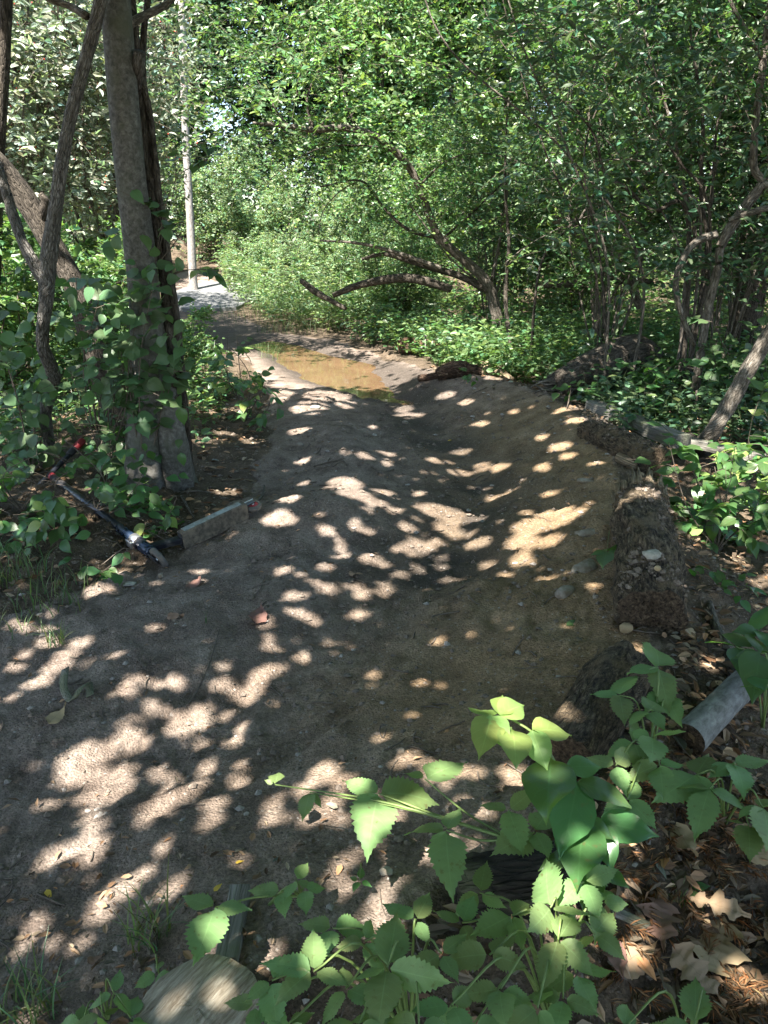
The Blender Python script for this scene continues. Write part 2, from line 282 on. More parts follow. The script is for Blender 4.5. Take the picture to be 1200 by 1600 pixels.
def mathn(t, op, a, b=None, c=None):
    n = t.nodes.new('ShaderNodeMath'); n.operation = op
    for s, v in zip(n.inputs, (a, b, c)):
        if v is None: continue
        if hasattr(v, 'links'): t.links.new(v, s)
        else: s.default_value = v
    return n.outputs[0]
def leaf_mat(name, base, trans, tf=.38, rough=.42, spec=.45, veins=0, vein_col=None, use_col=True, objvar=0., spots=0.):
    m, t, N, K = newmat(name)
    out = N('OutputMaterial'); pr = N('BsdfPrincipled', i_Roughness=rough); pr.inputs['Specular IOR Level'].default_value = spec
    tr = N('BsdfTranslucent'); mx = N('MixShader'); mx.inputs[0].default_value = tf
    c = None
    rgb = N('RGB'); rgb.outputs[0].default_value = (*base, 1); c = rgb.outputs[0]
    rt = N('RGB'); rt.outputs[0].default_value = (*trans, 1); ct = rt.outputs[0]
    if use_col:
        a = N('Attribute', attribute_name='Col')
        c = mixc(t, 1., c, a.outputs[0], 'MULTIPLY'); ct = mixc(t, 1., ct, a.outputs[0], 'MULTIPLY')
    if objvar:
        oi = N('ObjectInfo'); hs = N('HueSaturation')
        r1 = mathn(t, 'MULTIPLY_ADD', oi.outputs['Random'], .07, .45); r2 = mathn(t, 'MULTIPLY_ADD', oi.outputs['Random'], objvar, 1 - objvar / 2)
        K(r1, hs.inputs['Hue']); K(r2, hs.inputs['Value']); K(c, hs.inputs['Color']); c = hs.outputs[0]
        tn = N('TexNoise', i_Scale=35., i_Detail=3.); tc = N('TexCoord'); K(tc.outputs['Object'], tn.inputs['Vector'])
        tn.inputs['Scale'].default_value = 2.5
        f = mathn(t, 'MULTIPLY_ADD', tn.outputs[0], .5, .75)
        cb = N('CombineColor'); [K(f, cb.inputs[i]) for i in range(3)]
        c = mixc(t, 1., c, cb.outputs[0], 'MULTIPLY')
    if spots:
        vo = N('TexNoise', i_Scale=9., i_Detail=4.); tc2 = N('TexCoord'); K(tc2.outputs['Object'], vo.inputs['Vector'])
        oi2 = N('ObjectInfo'); lo = N('VectorMath', operation='ADD'); K(tc2.outputs['Object'], lo.inputs[0]); 
        cx = N('CombineXYZ'); K(mathn(t, 'MULTIPLY', oi2.outputs['Random'], 40.), cx.inputs[0]); K(cx.outputs[0], lo.inputs[1]); K(lo.outputs[0], vo.inputs['Vector'])
        sp = rampn(t, [(.64, (0, 0, 0)), (.68, (1, 1, 1))], vo.outputs[0])
        c = mixc(t, mathn(t, 'MULTIPLY', sp.outputs[0], spots), c, (.10, .07, .03))
    if veins:
        uv = N('UVMap'); sx = N('SeparateXYZ'); K(uv.outputs[0], sx.inputs[0])
        s = mathn(t, 'ABSOLUTE', mathn(t, 'MULTIPLY_ADD', sx.outputs[0], 2., -1.))
        mid = mathn(t, 'LESS_THAN', s, .035)
        ph = mathn(t, 'SUBTRACT', mathn(t, 'MULTIPLY', sx.outputs[1], float(veins)), mathn(t, 'MULTIPLY', s, 1.5))
        fr = mathn(t, 'FRACT', ph); tri = mathn(t, 'ABSOLUTE', mathn(t, 'SUBTRACT', fr, .5))
        sv = rampn(t, [(.43, (0, 0, 0)), (.5, (1, 1, 1))], tri)
        vm = mathn(t, 'MAXIMUM', mid, mathn(t, 'MULTIPLY', sv.outputs[0], .6))
        c = mixc(t, mathn(t, 'MULTIPLY', vm, .38), c, vein_col or tuple(min(1, x * 1.9) for x in base))
        bp = N('Bump', i_Strength=.1, i_Distance=.012); K(mathn(t, 'MULTIPLY', vm, -1.), bp.inputs['Height']); K(bp.outputs[0], pr.inputs['Normal'])
    K(c, pr.inputs['Base Color']); K(ct, tr.inputs['Color'])
    K(pr.outputs[0], mx.inputs[1]); K(tr.outputs[0], mx.inputs[2]); K(mx.outputs[0], out.inputs[0])
    return m
def wood_mat(name, stops, scale=(30, 30, 5), rough=.9, bump=.6, dist=.02, coord='bc', moss=None, dirt=None, fine=1., stripes=0):
    m, t, N, K = newmat(name)
    out = N('OutputMaterial'); pr = N('BsdfPrincipled', i_Roughness=rough); pr.inputs['Specular IOR Level'].default_value = .2
    if coord == 'bc': a = N('Attribute', attribute_name='bc'); vec = a.outputs['Vector']
    else: a = N('TexCoord'); vec = a.outputs['Object']
    mp = N('Mapping'); mp.inputs['Scale'].default_value = scale; K(vec, mp.inputs[0])
    n1 = N('TexNoise', i_Scale=1., i_Detail=8., i_Roughness=.68, i_Distortion=.4); K(mp.outputs[0], n1.inputs['Vector'])
    r = rampn(t, stops, n1.outputs[0]); c = r.outputs[0]
    vo = N('TexVoronoi', feature='DISTANCE_TO_EDGE'); vo.inputs['Scale'].default_value = 1.3; K(mp.outputs[0], vo.inputs['Vector'])
    cr = rampn(t, [(0, (0, 0, 0)), (.16, (1, 1, 1))], vo.outputs['Distance'])
    hh = mathn(t, 'MULTIPLY_ADD', cr.outputs[0], .5 * fine, n1.outputs[0])
    c = mixc(t, .35 * fine, c, mixc(t, 1., c, cr.outputs[0], 'MULTIPLY'))
    n2 = N('TexNoise', i_Scale=6., i_Detail=5.); K(vec, n2.inputs['Vector'])
    if moss:
        f = rampn(t, [(.5, (0, 0, 0)), (.66, (1, 1, 1))], n2.outputs[0]); c = mixc(t, mathn(t, 'MULTIPLY', f.outputs[0], .8), c, moss)
    if dirt:
        n3 = N('TexNoise', i_Scale=9., i_Detail=6., i_Roughness=.7); g = N('NewGeometry'); K(g.outputs['Position'], n3.inputs['Vector'])
        f = rampn(t, [(.5, (0, 0, 0)), (.6, (1, 1, 1))], n3.outputs[0]); c = mixc(t, mathn(t, 'MULTIPLY', f.outputs[0], .85), c, dirt)
    if stripes:
        wv = N('TexWave', i_Scale=stripes, i_Distortion=3., i_Detail=3.); K(vec, wv.inputs['Vector'])
        c = mixc(t, mathn(t, 'MULTIPLY', wv.outputs[0], .25), c, tuple(x * .4 for x in stops[0][1]))
    bp = N('Bump', i_Strength=bump, i_Distance=dist); K(hh, bp.inputs['Height']); K(bp.outputs[0], pr.inputs['Normal'])
    K(c, pr.inputs['Base Color']); K(pr.outputs[0], out.inputs[0])
    return m
def plain(name, col, rough=.5, metal=0., var=.25, scale=30., bump=.1, dirt=None, dscale=14., dlo=.5):
    m, t, N, K = newmat(name)
    out = N('OutputMaterial'); pr = N('BsdfPrincipled', i_Roughness=rough, i_Metallic=metal)
    tc = N('NewGeometry'); n1 = N('TexNoise', i_Scale=scale, i_Detail=6., i_Roughness=.65); K(tc.outputs['Position'], n1.inputs['Vector'])
    c = rampn(t, [(.25, tuple(x * (1 - var) for x in col)), (.75, tuple(min(1, x * (1 + var)) for x in col))], n1.outputs[0]).outputs[0]
    if dirt:
        n2 = N('TexNoise', i_Scale=dscale, i_Detail=7., i_Roughness=.7); K(tc.outputs['Position'], n2.inputs['Vector'])
        f = rampn(t, [(dlo - .08, (0, 0, 0)), (dlo + .1, (1, 1, 1))], n2.outputs[0]).outputs[0]
        c = mixc(t, mathn(t, 'MULTIPLY', f, .85), c, dirt)
        K(mathn(t, 'MULTIPLY_ADD', f, .9 - rough, rough), pr.inputs['Roughness'])
    if bump:
        bp = N('Bump', i_Strength=bump, i_Distance=.01); K(n1.outputs[0], bp.inputs['Height']); K(bp.outputs[0], pr.inputs['Normal'])
    K(c, pr.inputs['Base Color']); K(pr.outputs[0], out.inputs[0])
    return m
M = {}
M['canopy'] = leaf_mat('canopy_leaf', (.05, .10, .022), (.10, .22, .02), .4)
M['shrub'] = leaf_mat('shrub_leaf', (.094, .160, .060), (.15, .28, .05), .4, rough=.36, spec=.5)
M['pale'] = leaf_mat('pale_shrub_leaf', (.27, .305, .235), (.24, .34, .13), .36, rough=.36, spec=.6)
M['slab'] = plain('pale_path_stone', (.12, .12, .118), .9, var=.3, scale=6, bump=.3)
M['dark'] = leaf_mat('dark_shrub_leaf', (.062, .105, .054), (.09, .19, .042), .36, rough=.36, spec=.5)
M['herb'] = leaf_mat('herb_leaf', (.092, .158, .062), (.15, .28, .055), .38, rough=.42)
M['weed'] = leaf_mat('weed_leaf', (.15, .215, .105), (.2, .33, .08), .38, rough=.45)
M['berry_leaf'] = leaf_mat('bramble_leaf', (.138, .222, .082), (.24, .42, .07), .36, rough=.48, spec=.35, veins=8, use_col=False, objvar=.5, spots=.7)
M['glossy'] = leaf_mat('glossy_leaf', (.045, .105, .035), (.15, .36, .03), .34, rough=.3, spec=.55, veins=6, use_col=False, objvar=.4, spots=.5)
M['round'] = leaf_mat('round_leaf', (.062, .115, .050), (.12, .26, .045), .34, rough=.42, spec=.38, veins=5, use_col=False, objvar=.55, spots=.6)
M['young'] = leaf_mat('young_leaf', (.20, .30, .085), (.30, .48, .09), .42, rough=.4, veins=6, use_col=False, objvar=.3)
M['near'] = leaf_mat('near_shrub_leaf', (.05, .115, .038), (.12, .30, .03), .36, rough=.36, spec=.5, veins=5, use_col=False, objvar=.6, spots=.5)
M['grass'] = leaf_mat('grass_blade', (.075, .115, .042), (.12, .20, .035), .35, rough=.5)
M['cane'] = plain('green_cane', (.12, .17, .045), .5, var=.3)
M['twig'] = wood_mat('twig_bark', [(.3, (.07, .055, .042)), (.7, (.17, .14, .11))], (60, 60, 12), bump=.3)
M['beech'] = wood_mat('smooth_grey_bark', [(.34, (.048, .045, .039)), (.5, (.098, .092, .080)), (.68, (.175, .168, .15))], (36, 36, 36), rough=.85, bump=.45, dist=.012, fine=.3, moss=(.085, .088, .062))
M['rough'] = wood_mat('ridged_bark', [(.3, (.06, .05, .042)), (.5, (.18, .165, .145)), (.72, (.36, .34, .31))], (80, 80, 16), bump=1., dist=.03)
M['smoothgrey'] = wood_mat('smooth_grey_branch', [(.35, (.11, .105, .095)), (.52, (.19, .185, .17)), (.68, (.28, .275, .255))], (50, 50, 22), bump=.3, dist=.008, fine=.2)
M['grey'] = wood_mat('grey_bark', [(.36, (.045, .038, .03)), (.52, (.135, .115, .092)), (.68, (.26, .235, .20))], (60, 60, 16), bump=.6, dist=.02)
M['darkbark'] = wood_mat('dark_bark', [(.36, (.022, .018, .014)), (.52, (.075, .062, .048)), (.7, (.17, .145, .12))], (60, 60, 14), bump=.7, dist=.02)
M['palebark'] = wood_mat('pale_bark', [(.3, (.17, .15, .135)), (.6, (.30, .28, .26)), (.8, (.42, .40, .38))], (26, 26, 9), bump=.4, dist=.01)
M['rotlog'] = wood_mat('rotten_wood', [(.38, (.016, .012, .009)), (.52, (.088, .066, .044)), (.68, (.27, .21, .14))], (85, 85, 26), bump=1., dist=.03, fine=.4, dirt=(.16, .115, .07))
M['rotend'] = wood_mat('rotten_end', [(.36, (.022, .016, .011)), (.52, (.10, .07, .045)), (.68, (.21, .155, .10))], (75, 75, 75), bump=1., dist=.03, fine=0.)
M['redrot'] = wood_mat('red_rotten_wood', [(.35, (.028, .018, .013)), (.53, (.11, .066, .043)), (.7, (.23, .155, .105))], (35, 35, 9), bump=1., dist=.03)
M['palewood'] = wood_mat('splintered_pale_wood', [(.3, (.10, .075, .045)), (.55, (.26, .20, .13)), (.8, (.40, .32, .22))], (60, 60, 4), bump=.9, dist=.02)
M['plank'] = wood_mat('weathered_board', [(.3, (.09, .08, .065)), (.55, (.18, .17, .145)), (.8, (.29, .275, .24))], (55, 55, 3), bump=.5, dist=.01, moss=(.12, .13, .075))
M['sawn'] = wood_mat('weathered_sawn_wood', [(.34, (.13, .10, .068)), (.5, (.245, .205, .15)), (.66, (.37, .325, .25))], (110, 14, 60), bump=.5, dist=.006, fine=.45, moss=(.19, .185, .135))
M['char'] = wood_mat('charred_log', [(.3, (.012, .011, .01)), (.6, (.05, .042, .034)), (.8, (.11, .095, .075))], (40, 40, 10), bump=1., dist=.03, moss=(.17, .165, .10))
M['stone'] = plain('grey_stone', (.22, .193, .155), .9, var=.35, scale=45, bump=.5, dirt=(.14, .105, .07), dscale=22, dlo=.5)
M['tanstone'] = plain('tan_stone', (.29, .215, .12), .85, var=.3, scale=25, bump=.4)
M['palestone'] = plain('pale_stone', (.28, .265, .22), .85, var=.3, scale=45, bump=.5, dirt=(.15, .115, .08), dscale=24, dlo=.56)
M['pebble'] = plain('pebble', (.23, .205, .18), .9, var=.55, scale=60, bump=0)
M['clod'] = plain('dirt_clod', (.125, .098, .076), 1., var=.75, scale=90, bump=0)
M['dead'] = leaf_mat('dead_leaf', (.27, .19, .12), (.22, .13, .06), .2, rough=.75, spec=.2, veins=5, vein_col=(.16, .11, .07), use_col=False, objvar=.7)
M['litter'] = leaf_mat('leaf_litter', (.20, .135, .085), (.14, .08, .04), .15, rough=.85, spec=.15)
M['cedar'] = leaf_mat('cedar_litter', (.19, .105, .052), (.12, .06, .02), .15, rough=.8, spec=.15)
M['yellow'] = leaf_mat('yellow_leaf', (.62, .42, .06), (.5, .35, .05), .3, rough=.5, use_col=False)
M['fruit'] = plain('red_berry', (.55, .04, .03), .3, var=.2, bump=0)

def ground_mat():
    m, t, N, K = newmat('soil')
    out = N('OutputMaterial'); pr = N('BsdfPrincipled', i_Roughness=.95); pr.inputs['Specular IOR Level'].default_value = .15
    a = N('Attribute', attribute_name='Col'); sx = N('SeparateColor'); K(a.outputs[0], sx.inputs[0])   # R trail, G sand, B wet mud
    g = N('NewGeometry'); pos = g.outputs['Position']
    n1 = N('TexNoise', i_Scale=5., i_Detail=9., i_Roughness=.65); K(pos, n1.inputs['Vector'])
    n2 = N('TexNoise', i_Scale=70., i_Detail=7., i_Roughness=.82); K(pos, n2.inputs['Vector'])
    n3 = N('TexNoise', i_Scale=1.4, i_Detail=5.); K(pos, n3.inputs['Vector'])
    vo = N('TexVoronoi', i_Scale=120.); K(pos, vo.inputs['Vector'])
    dirt = rampn(t, [(.3, (.092, .069, .055)), (.5, (.172, .135, .110)), (.72, (.275, .224, .186))], n1.outputs[0]).outputs[0]
    sand = rampn(t, [(.3, (.12, .080, .045)), (.5, (.20, .138, .080)), (.72, (.29, .21, .128))], n1.outputs[0]).outputs[0]
    floor = rampn(t, [(.3, (.045, .033, .023)), (.55, (.10, .075, .052)), (.75, (.17, .125, .085))], n1.outputs[0]).outputs[0]
    mud = (.052, .043, .036)
    sf = mathn(t, 'MULTIPLY_ADD', n3.outputs[0], .8, -.4); sf = mathn(t, 'ADD', sx.outputs[1], mathn(t, 'MULTIPLY', sf, sx.outputs[1])); 
    c = mixc(t, sf, dirt, sand); c = mixc(t, sx.outputs[2], c, mud)
    tf = rampn(t, [(.4, (0, 0, 0)), (.6, (1, 1, 1))], mathn(t, 'ADD', sx.outputs[0], mathn(t, 'MULTIPLY_ADD', n1.outputs[0], .6, -.3))).outputs[0]
    c = mixc(t, tf, floor, c)
    gr_ = rampn(t, [(.3, (.3, .29, .28)), (.5, (1, 1, 1)), (.72, (2.0, 1.92, 1.85))], n2.outputs[0]).outputs[0]
    c = mixc(t, .85, c, mixc(t, 1., c, gr_, 'MULTIPLY'))
    spk = rampn(t, [(.86, (0, 0, 0)), (.92, (1, 1, 1))], vo.outputs['Color']).outputs[0]
    c = mixc(t, mathn(t, 'MULTIPLY', spk, .5), c, (.34, .30, .26))
    h = mathn(t, 'MULTIPLY_ADD', n2.outputs[0], .5, mathn(t, 'MULTIPLY', n1.outputs[0], 1.2))
    h = mathn(t, 'ADD', h, mathn(t, 'MULTIPLY', vo.outputs['Distance'], -.35))
    bp = N('Bump', i_Strength=.85, i_Distance=.022); K(h, bp.inputs['Height']); K(bp.outputs[0], pr.inputs['Normal'])
    rr = mathn(t, 'MULTIPLY_ADD', sx.outputs[2], -.3, .95); K(rr, pr.inputs['Roughness'])
    K(c, pr.inputs['Base Color']); K(pr.outputs[0], out.inputs[0])
    return m
M['soil'] = ground_mat()
def water_mat():
    m, t, N, K = newmat('muddy_water')
    out = N('OutputMaterial'); pr = N('BsdfPrincipled', i_Roughness=.04); pr.inputs['IOR'].default_value = 1.33
    g = N('NewGeometry'); n = N('TexNoise', i_Scale=1.6, i_Detail=4.); K(g.outputs['Position'], n.inputs['Vector'])
    c = rampn(t, [(.3, (.092, .054, .031)), (.7, (.138, .084, .048))], n.outputs[0]).outputs[0]
    K(c, pr.inputs['Base Color'])
    n2 = N('TexNoise', i_Scale=9., i_Detail=2.); K(g.outputs['Position'], n2.inputs['Vector'])
    bp = N('Bump', i_Strength=.04, i_Distance=.02); K(n2.outputs[0], bp.inputs['Height']); K(bp.outputs[0], pr.inputs['Normal'])
    K(pr.outputs[0], out.inputs[0]); return m
M['water'] = water_mat()
# ------------------------------------------------------------------ ground, trail, puddle
def build_ground():
    ys = np.concatenate([np.linspace(-40, -1, 14), np.linspace(-.6, .5, 8), .6 * (26 / .6) ** np.linspace(0, 1, 430), np.linspace(28, 120, 26)])
    ts = np.concatenate([-np.array([14, 9, 6, 4, 3, 2.2, 1.7, 1.4, 1.2, 1.08]), np.linspace(-1, 1, 380), np.array([1.08, 1.2, 1.4, 1.7, 2.2, 3, 4, 6, 9, 14])])
    X = ts[None, :] * (1.0 + .62 * np.clip(ys, 0, 60))[:, None]; Y = np.broadcast_to(ys[:, None], X.shape)
    x = X.ravel(); y = Y.ravel().copy(); z = hgt(x, y)
    sd = trail_sd(x, y) + .16 * fbm(x * 3, y * 3, 4, 21)
    tr = sstep(-.12, .12, sd)
    d, s, p = poly_near(x, y, LIP)
    sand = (1 - sstep(.5, 1.6, d)) * sstep(4.5, 7.0, p) * (1 - sstep(11.5, 13.5, p)) * (s > 0) + .0
    sand = np.maximum(sand, .55 * np.exp(-((x - .2) / .7) ** 2 - ((y - 2.2) / .7) ** 2))
    dr, _, _ = poly_near(x, y, RUT)
    sp = poly_sd(x, y, PUD)
    mud = .85 * np.exp(-(dr / .36) ** 2) * sstep(2.9, 3.6, y) * (.5 + sstep(-.2, .2, fbm(x * 3, y * 3, 3, 31)) * .6)
    mud = np.maximum(mud, .85 * sstep(-.4, -.05, sp)); mud = np.maximum(mud, .7 * sstep(11, 12.5, y) * tr * (1 - sstep(17, 19, y)))
    col = np.stack([tr, np.clip(sand, 0, 1), np.clip(mud, 0, 1)], 1)
    ny, nx = X.shape; idx = np.arange(ny * nx).reshape(ny, nx)
    F = np.stack([idx[:-1, :-1], idx[:-1, 1:], idx[1:, 1:], idx[1:, :-1]], -1).reshape(-1, 4)
    V = np.stack([x, y, z], 1); on = sd[F].mean(1) > 0
    for name, sel in (('trail', on), ('ground', ~on)):
        f = F[sel]; used, inv = np.unique(f, return_inverse=True)
        o = mk(name, V[used], [inv.reshape(-1, 4)], M['soil'], col=col[used]); o['kind'] = 'structure'
build_ground()
WATER_Z = -.045
def build_puddle():
    c = PUD.mean(0); P = c + (PUD - c) * 1.12
    Q = spline(np.c_[np.vstack([P, P[:1]]), np.zeros(len(P) + 1)], 90)[:-1]
    V = np.vstack([[c[0], c[1], WATER_Z], np.c_[Q[:, :2], np.full(len(Q), WATER_Z)]])
    n = len(Q); i = np.arange(n)
    o = mk('puddle', V, [np.stack([np.zeros(n, int), i + 1, (i + 1) % n + 1], 1)], M['water']); o['kind'] = 'structure'
build_puddle()
def slab():
    c = gr(312, 481); P = []
    for a, r in zip(np.linspace(0, 2 * math.pi, 9)[:-1], (1.1, 1.25, 1.0, 1.15, 1.2, 1.0, 1.1, 1.2)):
        P.append((c[0] + .1 + r * .95 * math.cos(a), c[1] + 1.1 + 1.9 * r * math.sin(a)))
    P = np.array(P); top = np.c_[P, [hz(*q) + .07 for q in P]]; bot = np.c_[P, [hz(*q) - .1 for q in P]]
    n = len(P); i = np.arange(n); V = np.vstack([top, bot, top.mean(0)[None]])
    o = mk('stone_path', V, [np.stack([i, (i + 1) % n, (i + 1) % n + n, i + n], 1), np.stack([i, (i + 1) % n, np.full(n, 2 * n)], 1)], M['slab'], smooth=False)
    o['kind'] = 'structure'
slab()
# ------------------------------------------------------------------ unseen overhead canopy, shaped for its shade: gaps cut where sun spots fall
LITX0, LITY0, LITRES = -6., -1., .01
LIT = np.zeros((1500, 1200), bool)
_rs = np.random.default_rng(99)
_big = [s for s in SPOTS if s[1] < 7.5]
MORE = []
for _ in range(150):                       # small flecks of light round the larger gaps
    s = _big[_rs.integers(len(_big))]; q = _rs.uniform(.02, .036); a_ = _rs.uniform(0, 6.28); k_ = _rs.uniform(.09, .26)
    MORE.append((s[0] + math.cos(a_) * (k_ + s[2]), s[1] + math.sin(a_) * (k_ + s[3]), q, q * _rs.uniform(.9, 1.3)))
for (sx_, sy_, rx_, ry_) in SPOTS + MORE:
    rx_ = rx_ * .82; ry_ = ry_ * .8
    i0, i1 = int((sx_ - rx_ - LITX0) / LITRES), int((sx_ + rx_ - LITX0) / LITRES) + 1
    j0, j1 = int((sy_ - ry_ - LITY0) / LITRES), int((sy_ + ry_ - LITY0) / LITRES) + 1
    i0, j0 = max(i0, 0), max(j0, 0)
    gx_ = LITX0 + np.arange(i0, i1) * LITRES; gy_ = LITY0 + np.arange(j0, j1) * LITRES
    e_ = ((gx_[None] - sx_) / rx_) ** 2 + ((gy_[:, None] - sy_) / ry_) ** 2 < 1
    LIT[j0:j1, i0:i1] |= e_[:LIT.shape[0] - j0, :LIT.shape[1] - i0]
def is_lit(gx, gy):
    i = ((gx - LITX0) / LITRES).astype(int); j = ((gy - LITY0) / LITRES).astype(int)
    ok = (i >= 0) & (i < LIT.shape[1]) & (j >= 0) & (j < LIT.shape[0])
    return ok & LIT[np.clip(j, 0, LIT.shape[0] - 1), np.clip(i, 0, LIT.shape[1] - 1)]
def canopy_lai(x, y):
    """how many leaf layers hang between the sun and the ground point (x, y)"""
    near = sstep(-5.5, -4.5, x) * (1 - sstep(4.5, 6.5, x)) * sstep(-2.5, -1, y) * (1 - sstep(7.6, 9.0, y))
    l = np.where((x > -3.6) & (x < 1.9) & (y > .3) & (y < 8), 7.0, 5.0) * near
    l = np.where(np.abs(x) > .55 * np.clip(y, 0, 20) + .45, np.minimum(l, 3.0), l)
    l = np.where((x < -1.2) & (y > 3.4) & (y < 6.3), np.minimum(l, 2.6), l)
    l = np.where((x < -1.7) & (y > 6.3), np.minimum(l, .25), l)
    l = np.where((x > 1.7) & (y > 3.0) & (y < 5.2), np.minimum(l, 1.6), l)
    l = np.where((x > 1.6) & (y > 5.2) & (y < 13), np.where(y < 9, 1.7, .45), l)
    l = np.where((x > -.6) & (x <= 1.6) & (y > 8.6) & (y < 13), .12, l)
    l = np.where((x > -5.5) & (x < -.6) & (y > 11.4) & (y < 15.5), .3, l)
    l = np.where((x > -6) & (x < -3) & (y >= 15.5) & (y < 20), .5, l)
    return l
CT = [dict(b=(-1.52, 4.97), c=(-2.6, 3.6)), dict(b=(-3.1, 1.3), c=(-3.4, .6)), dict(b=(1.9, -1.6), c=(.4, -.6)), dict(b=(3.9, 3.6), c=(2.2, 3.6)), dict(b=(-5.6, 8.2), c=(-5.4, 10.5)), dict(b=(4.4, 9.5), c=(1.4, 8.2))]
def build_canopy():
    rng = np.random.default_rng(5)
    n = 380000; aL = .0058
    x = rng.uniform(-7, 8, n); y = rng.uniform(-3, 19, n); dens = n / (15 * 22)
    keep = rng.random(n) < canopy_lai(x, y) / (dens * aL)
    x, y = x[keep], y[keep]
    hgt_ = np.maximum(3.3, 2.4 + .27 * y) + rng.uniform(0, 1.8, len(x))
    n = len(x)
    D = unit(rng.normal(0, 1, (n, 3)) * [1, 1, .35]); N = np.array([0, 0, 1.]) + rng.normal(0, .38, (n, 3))
    L = rng.uniform(.11, .15, n); W = L * rng.uniform(.65, .85, n)
    def clear(x, y, D, L):                 # does the leaf stay out of the gaps cut for sun spots
        ok = ~is_lit(x, y)
        for f in (-.42, -.2, .2, .42): ok &= ~is_lit(x + D[:, 0] * L * f, y + D[:, 1] * L * f)
        for f in (-.3, .3): ok &= ~is_lit(x - D[:, 1] * L * f, y + D[:, 0] * L * f)
        return ok
    ok = clear(x, y, D, L)
    # smaller leaves crowd the rims of the gaps
    bad = np.repeat(np.where(~ok)[0], 6); m = len(bad)
    x2 = x[bad] + rng.uniform(-.06, .06, m); y2 = y[bad] + rng.uniform(-.06, .06, m); h2 = hgt_[bad] + rng.uniform(-.2, .2, m)
    D2 = unit(rng.normal(0, 1, (m, 3)) * [1, 1, .35]); L2 = rng.uniform(.045, .07, m); k2 = clear(x2, y2, D2, L2)
    x = np.r_[x[ok], x2[k2]]; y = np.r_[y[ok], y2[k2]]; hgt_ = np.r_[hgt_[ok], h2[k2]]; D = np.vstack([D[ok], D2[k2]]); L = np.r_[L[ok], L2[k2]]
    n = len(x); N = np.array([0, 0, 1.]) + rng.normal(0, .38, (n, 3)); W = L * rng.uniform(.65, .85, n)
    P = np.stack([x, y, 0 * x], 1) + SUN / SUN[2] * hgt_[:, None]
    P = P - D * (L * .5)[:, None]
    near = np.argmin(np.stack([np.hypot(P[:, 0] - c['c'][0], P[:, 1] - c['c'][1]) for c in CT], 1), 1)
    return P, D, N, L, W, near
CAN = build_canopy()
def crown_for(k, root, limbs_from, mat='darkbark', seed=0, nl=13):
    P, D, N, L, W, near = CAN; s = near == k; rng = np.random.default_rng(100 + seed)
    V, F = leaves(P[s], D[s], N[s], L[s], W[s], T4)
    o = mk('crown', V, [F], M['canopy'], root, col=leafcol(s.sum(), rng, 4), smooth=False); o['kind'] = 'stuff'
    pts = P[s]
    tg = pts[rng.integers(0, len(pts), nl)]
    a = np.asarray(limbs_from, float)
    for q in tg:
        st = a[rng.integers(0, len(a))]
        mid = st * .45 + q * .55 + np.array([0, 0, rng.uniform(-.1, .5)])
        limb('limb', [st, st * .75 + mid * .25 + [0, 0, .15], mid, q], [.055, .045, .03, .008], M[mat], root, sides=6, n=14, seed=int(rng.integers(99)))

# the grey tree beside the scooter: trunk, twin stem, crown
def px_path(L, Y): return [at(u, v, y) for (u, v), y in zip(L, Y)] if hasattr(Y, '__len__') else [at(u, v, Y) for u, v in L]
t = thing('grey_tree', 'large smooth grey tree trunk with split base, standing behind the scooter', 'tree', gr(243, 748))
b = gr(243, 752); yb = b[1]
trunk_pts = [gr(226, 752) + [0, 0, -.08], at(228, 690, yb), at(230, 600, yb), at(228, 500, yb), at(219, 400, yb), at(205, 280, yb), at(192, 150, yb), at(180, 0, yb), at(165, -170, yb + .05), at(140, -420, yb + .1)]
limb('trunk', trunk_pts, [.118, .108, .10, .093, .089, .083, .081, .079, .076, .068], M['beech'], t, sides=36, n=120, amp=.045, freq=4, flare=.5, seed=3)
limb('stem', [gr(276, 748) + [0, -.02, -.06], at(270, 680, yb - .03), at(258, 610, yb + .0), at(252, 540, yb + .05), at(248, 470, yb + .1)], [.105, .085, .08, .065, .04], M['beech'], t, sides=22, n=50, amp=.1, flare=.5, seed=8)
limb('stem', [gr(292, 742) + [0, .0, -.06], at(276, 640, yb + .0), at(268, 520, yb + .05), at(257, 420, yb + .08), at(242, 320, yb + .1), at(226, 220, yb + .12), at(214, 120, yb + .12), at(206, 40, yb + .1), at(196, -60, yb + .1), at(180, -300, yb + .1)],
     [.05, .045, .042, .04, .04, .04, .038, .036, .034, .03], M['darkbark'], t, sides=16, n=70, amp=.12, seed=18)
limb('vine_stem', [gr(298, 742) + [0, .03, -.05], at(290, 640, yb + .0), at(279, 520, yb + .03), at(262, 400, yb + .05), at(248, 300, yb + .08), at(236, 190, yb + .1), at(222, 120, yb + .12), at(226, 40, yb + .16), at(238, -40, yb + .2)],
     [.02, .018, .02, .022, .02, .018, .022, .018, .016], M['darkbark'], t, sides=10, n=60, amp=.2, seed=12)
limb('branch_stub', [at(213, 135, yb + .1), at(216, 105, yb), at(218, 80, yb - .04)], [.03, .036, .03], M['rough'], t, sides=10, n=12, seed=2)
limb('branch', [at(196, 40, yb), at(225, 25, yb + .1), at(258, 8, yb + .2), at(290, -25, yb + .3)], [.028, .022, .018, .013], M['grey'], t, sides=8, n=20, seed=4)
top = [at(165, -170, yb + .05), at(150, -300, yb + .1), at(140, -420, yb + .1)]
crown_for(0, t, top, seed=1, nl=16)

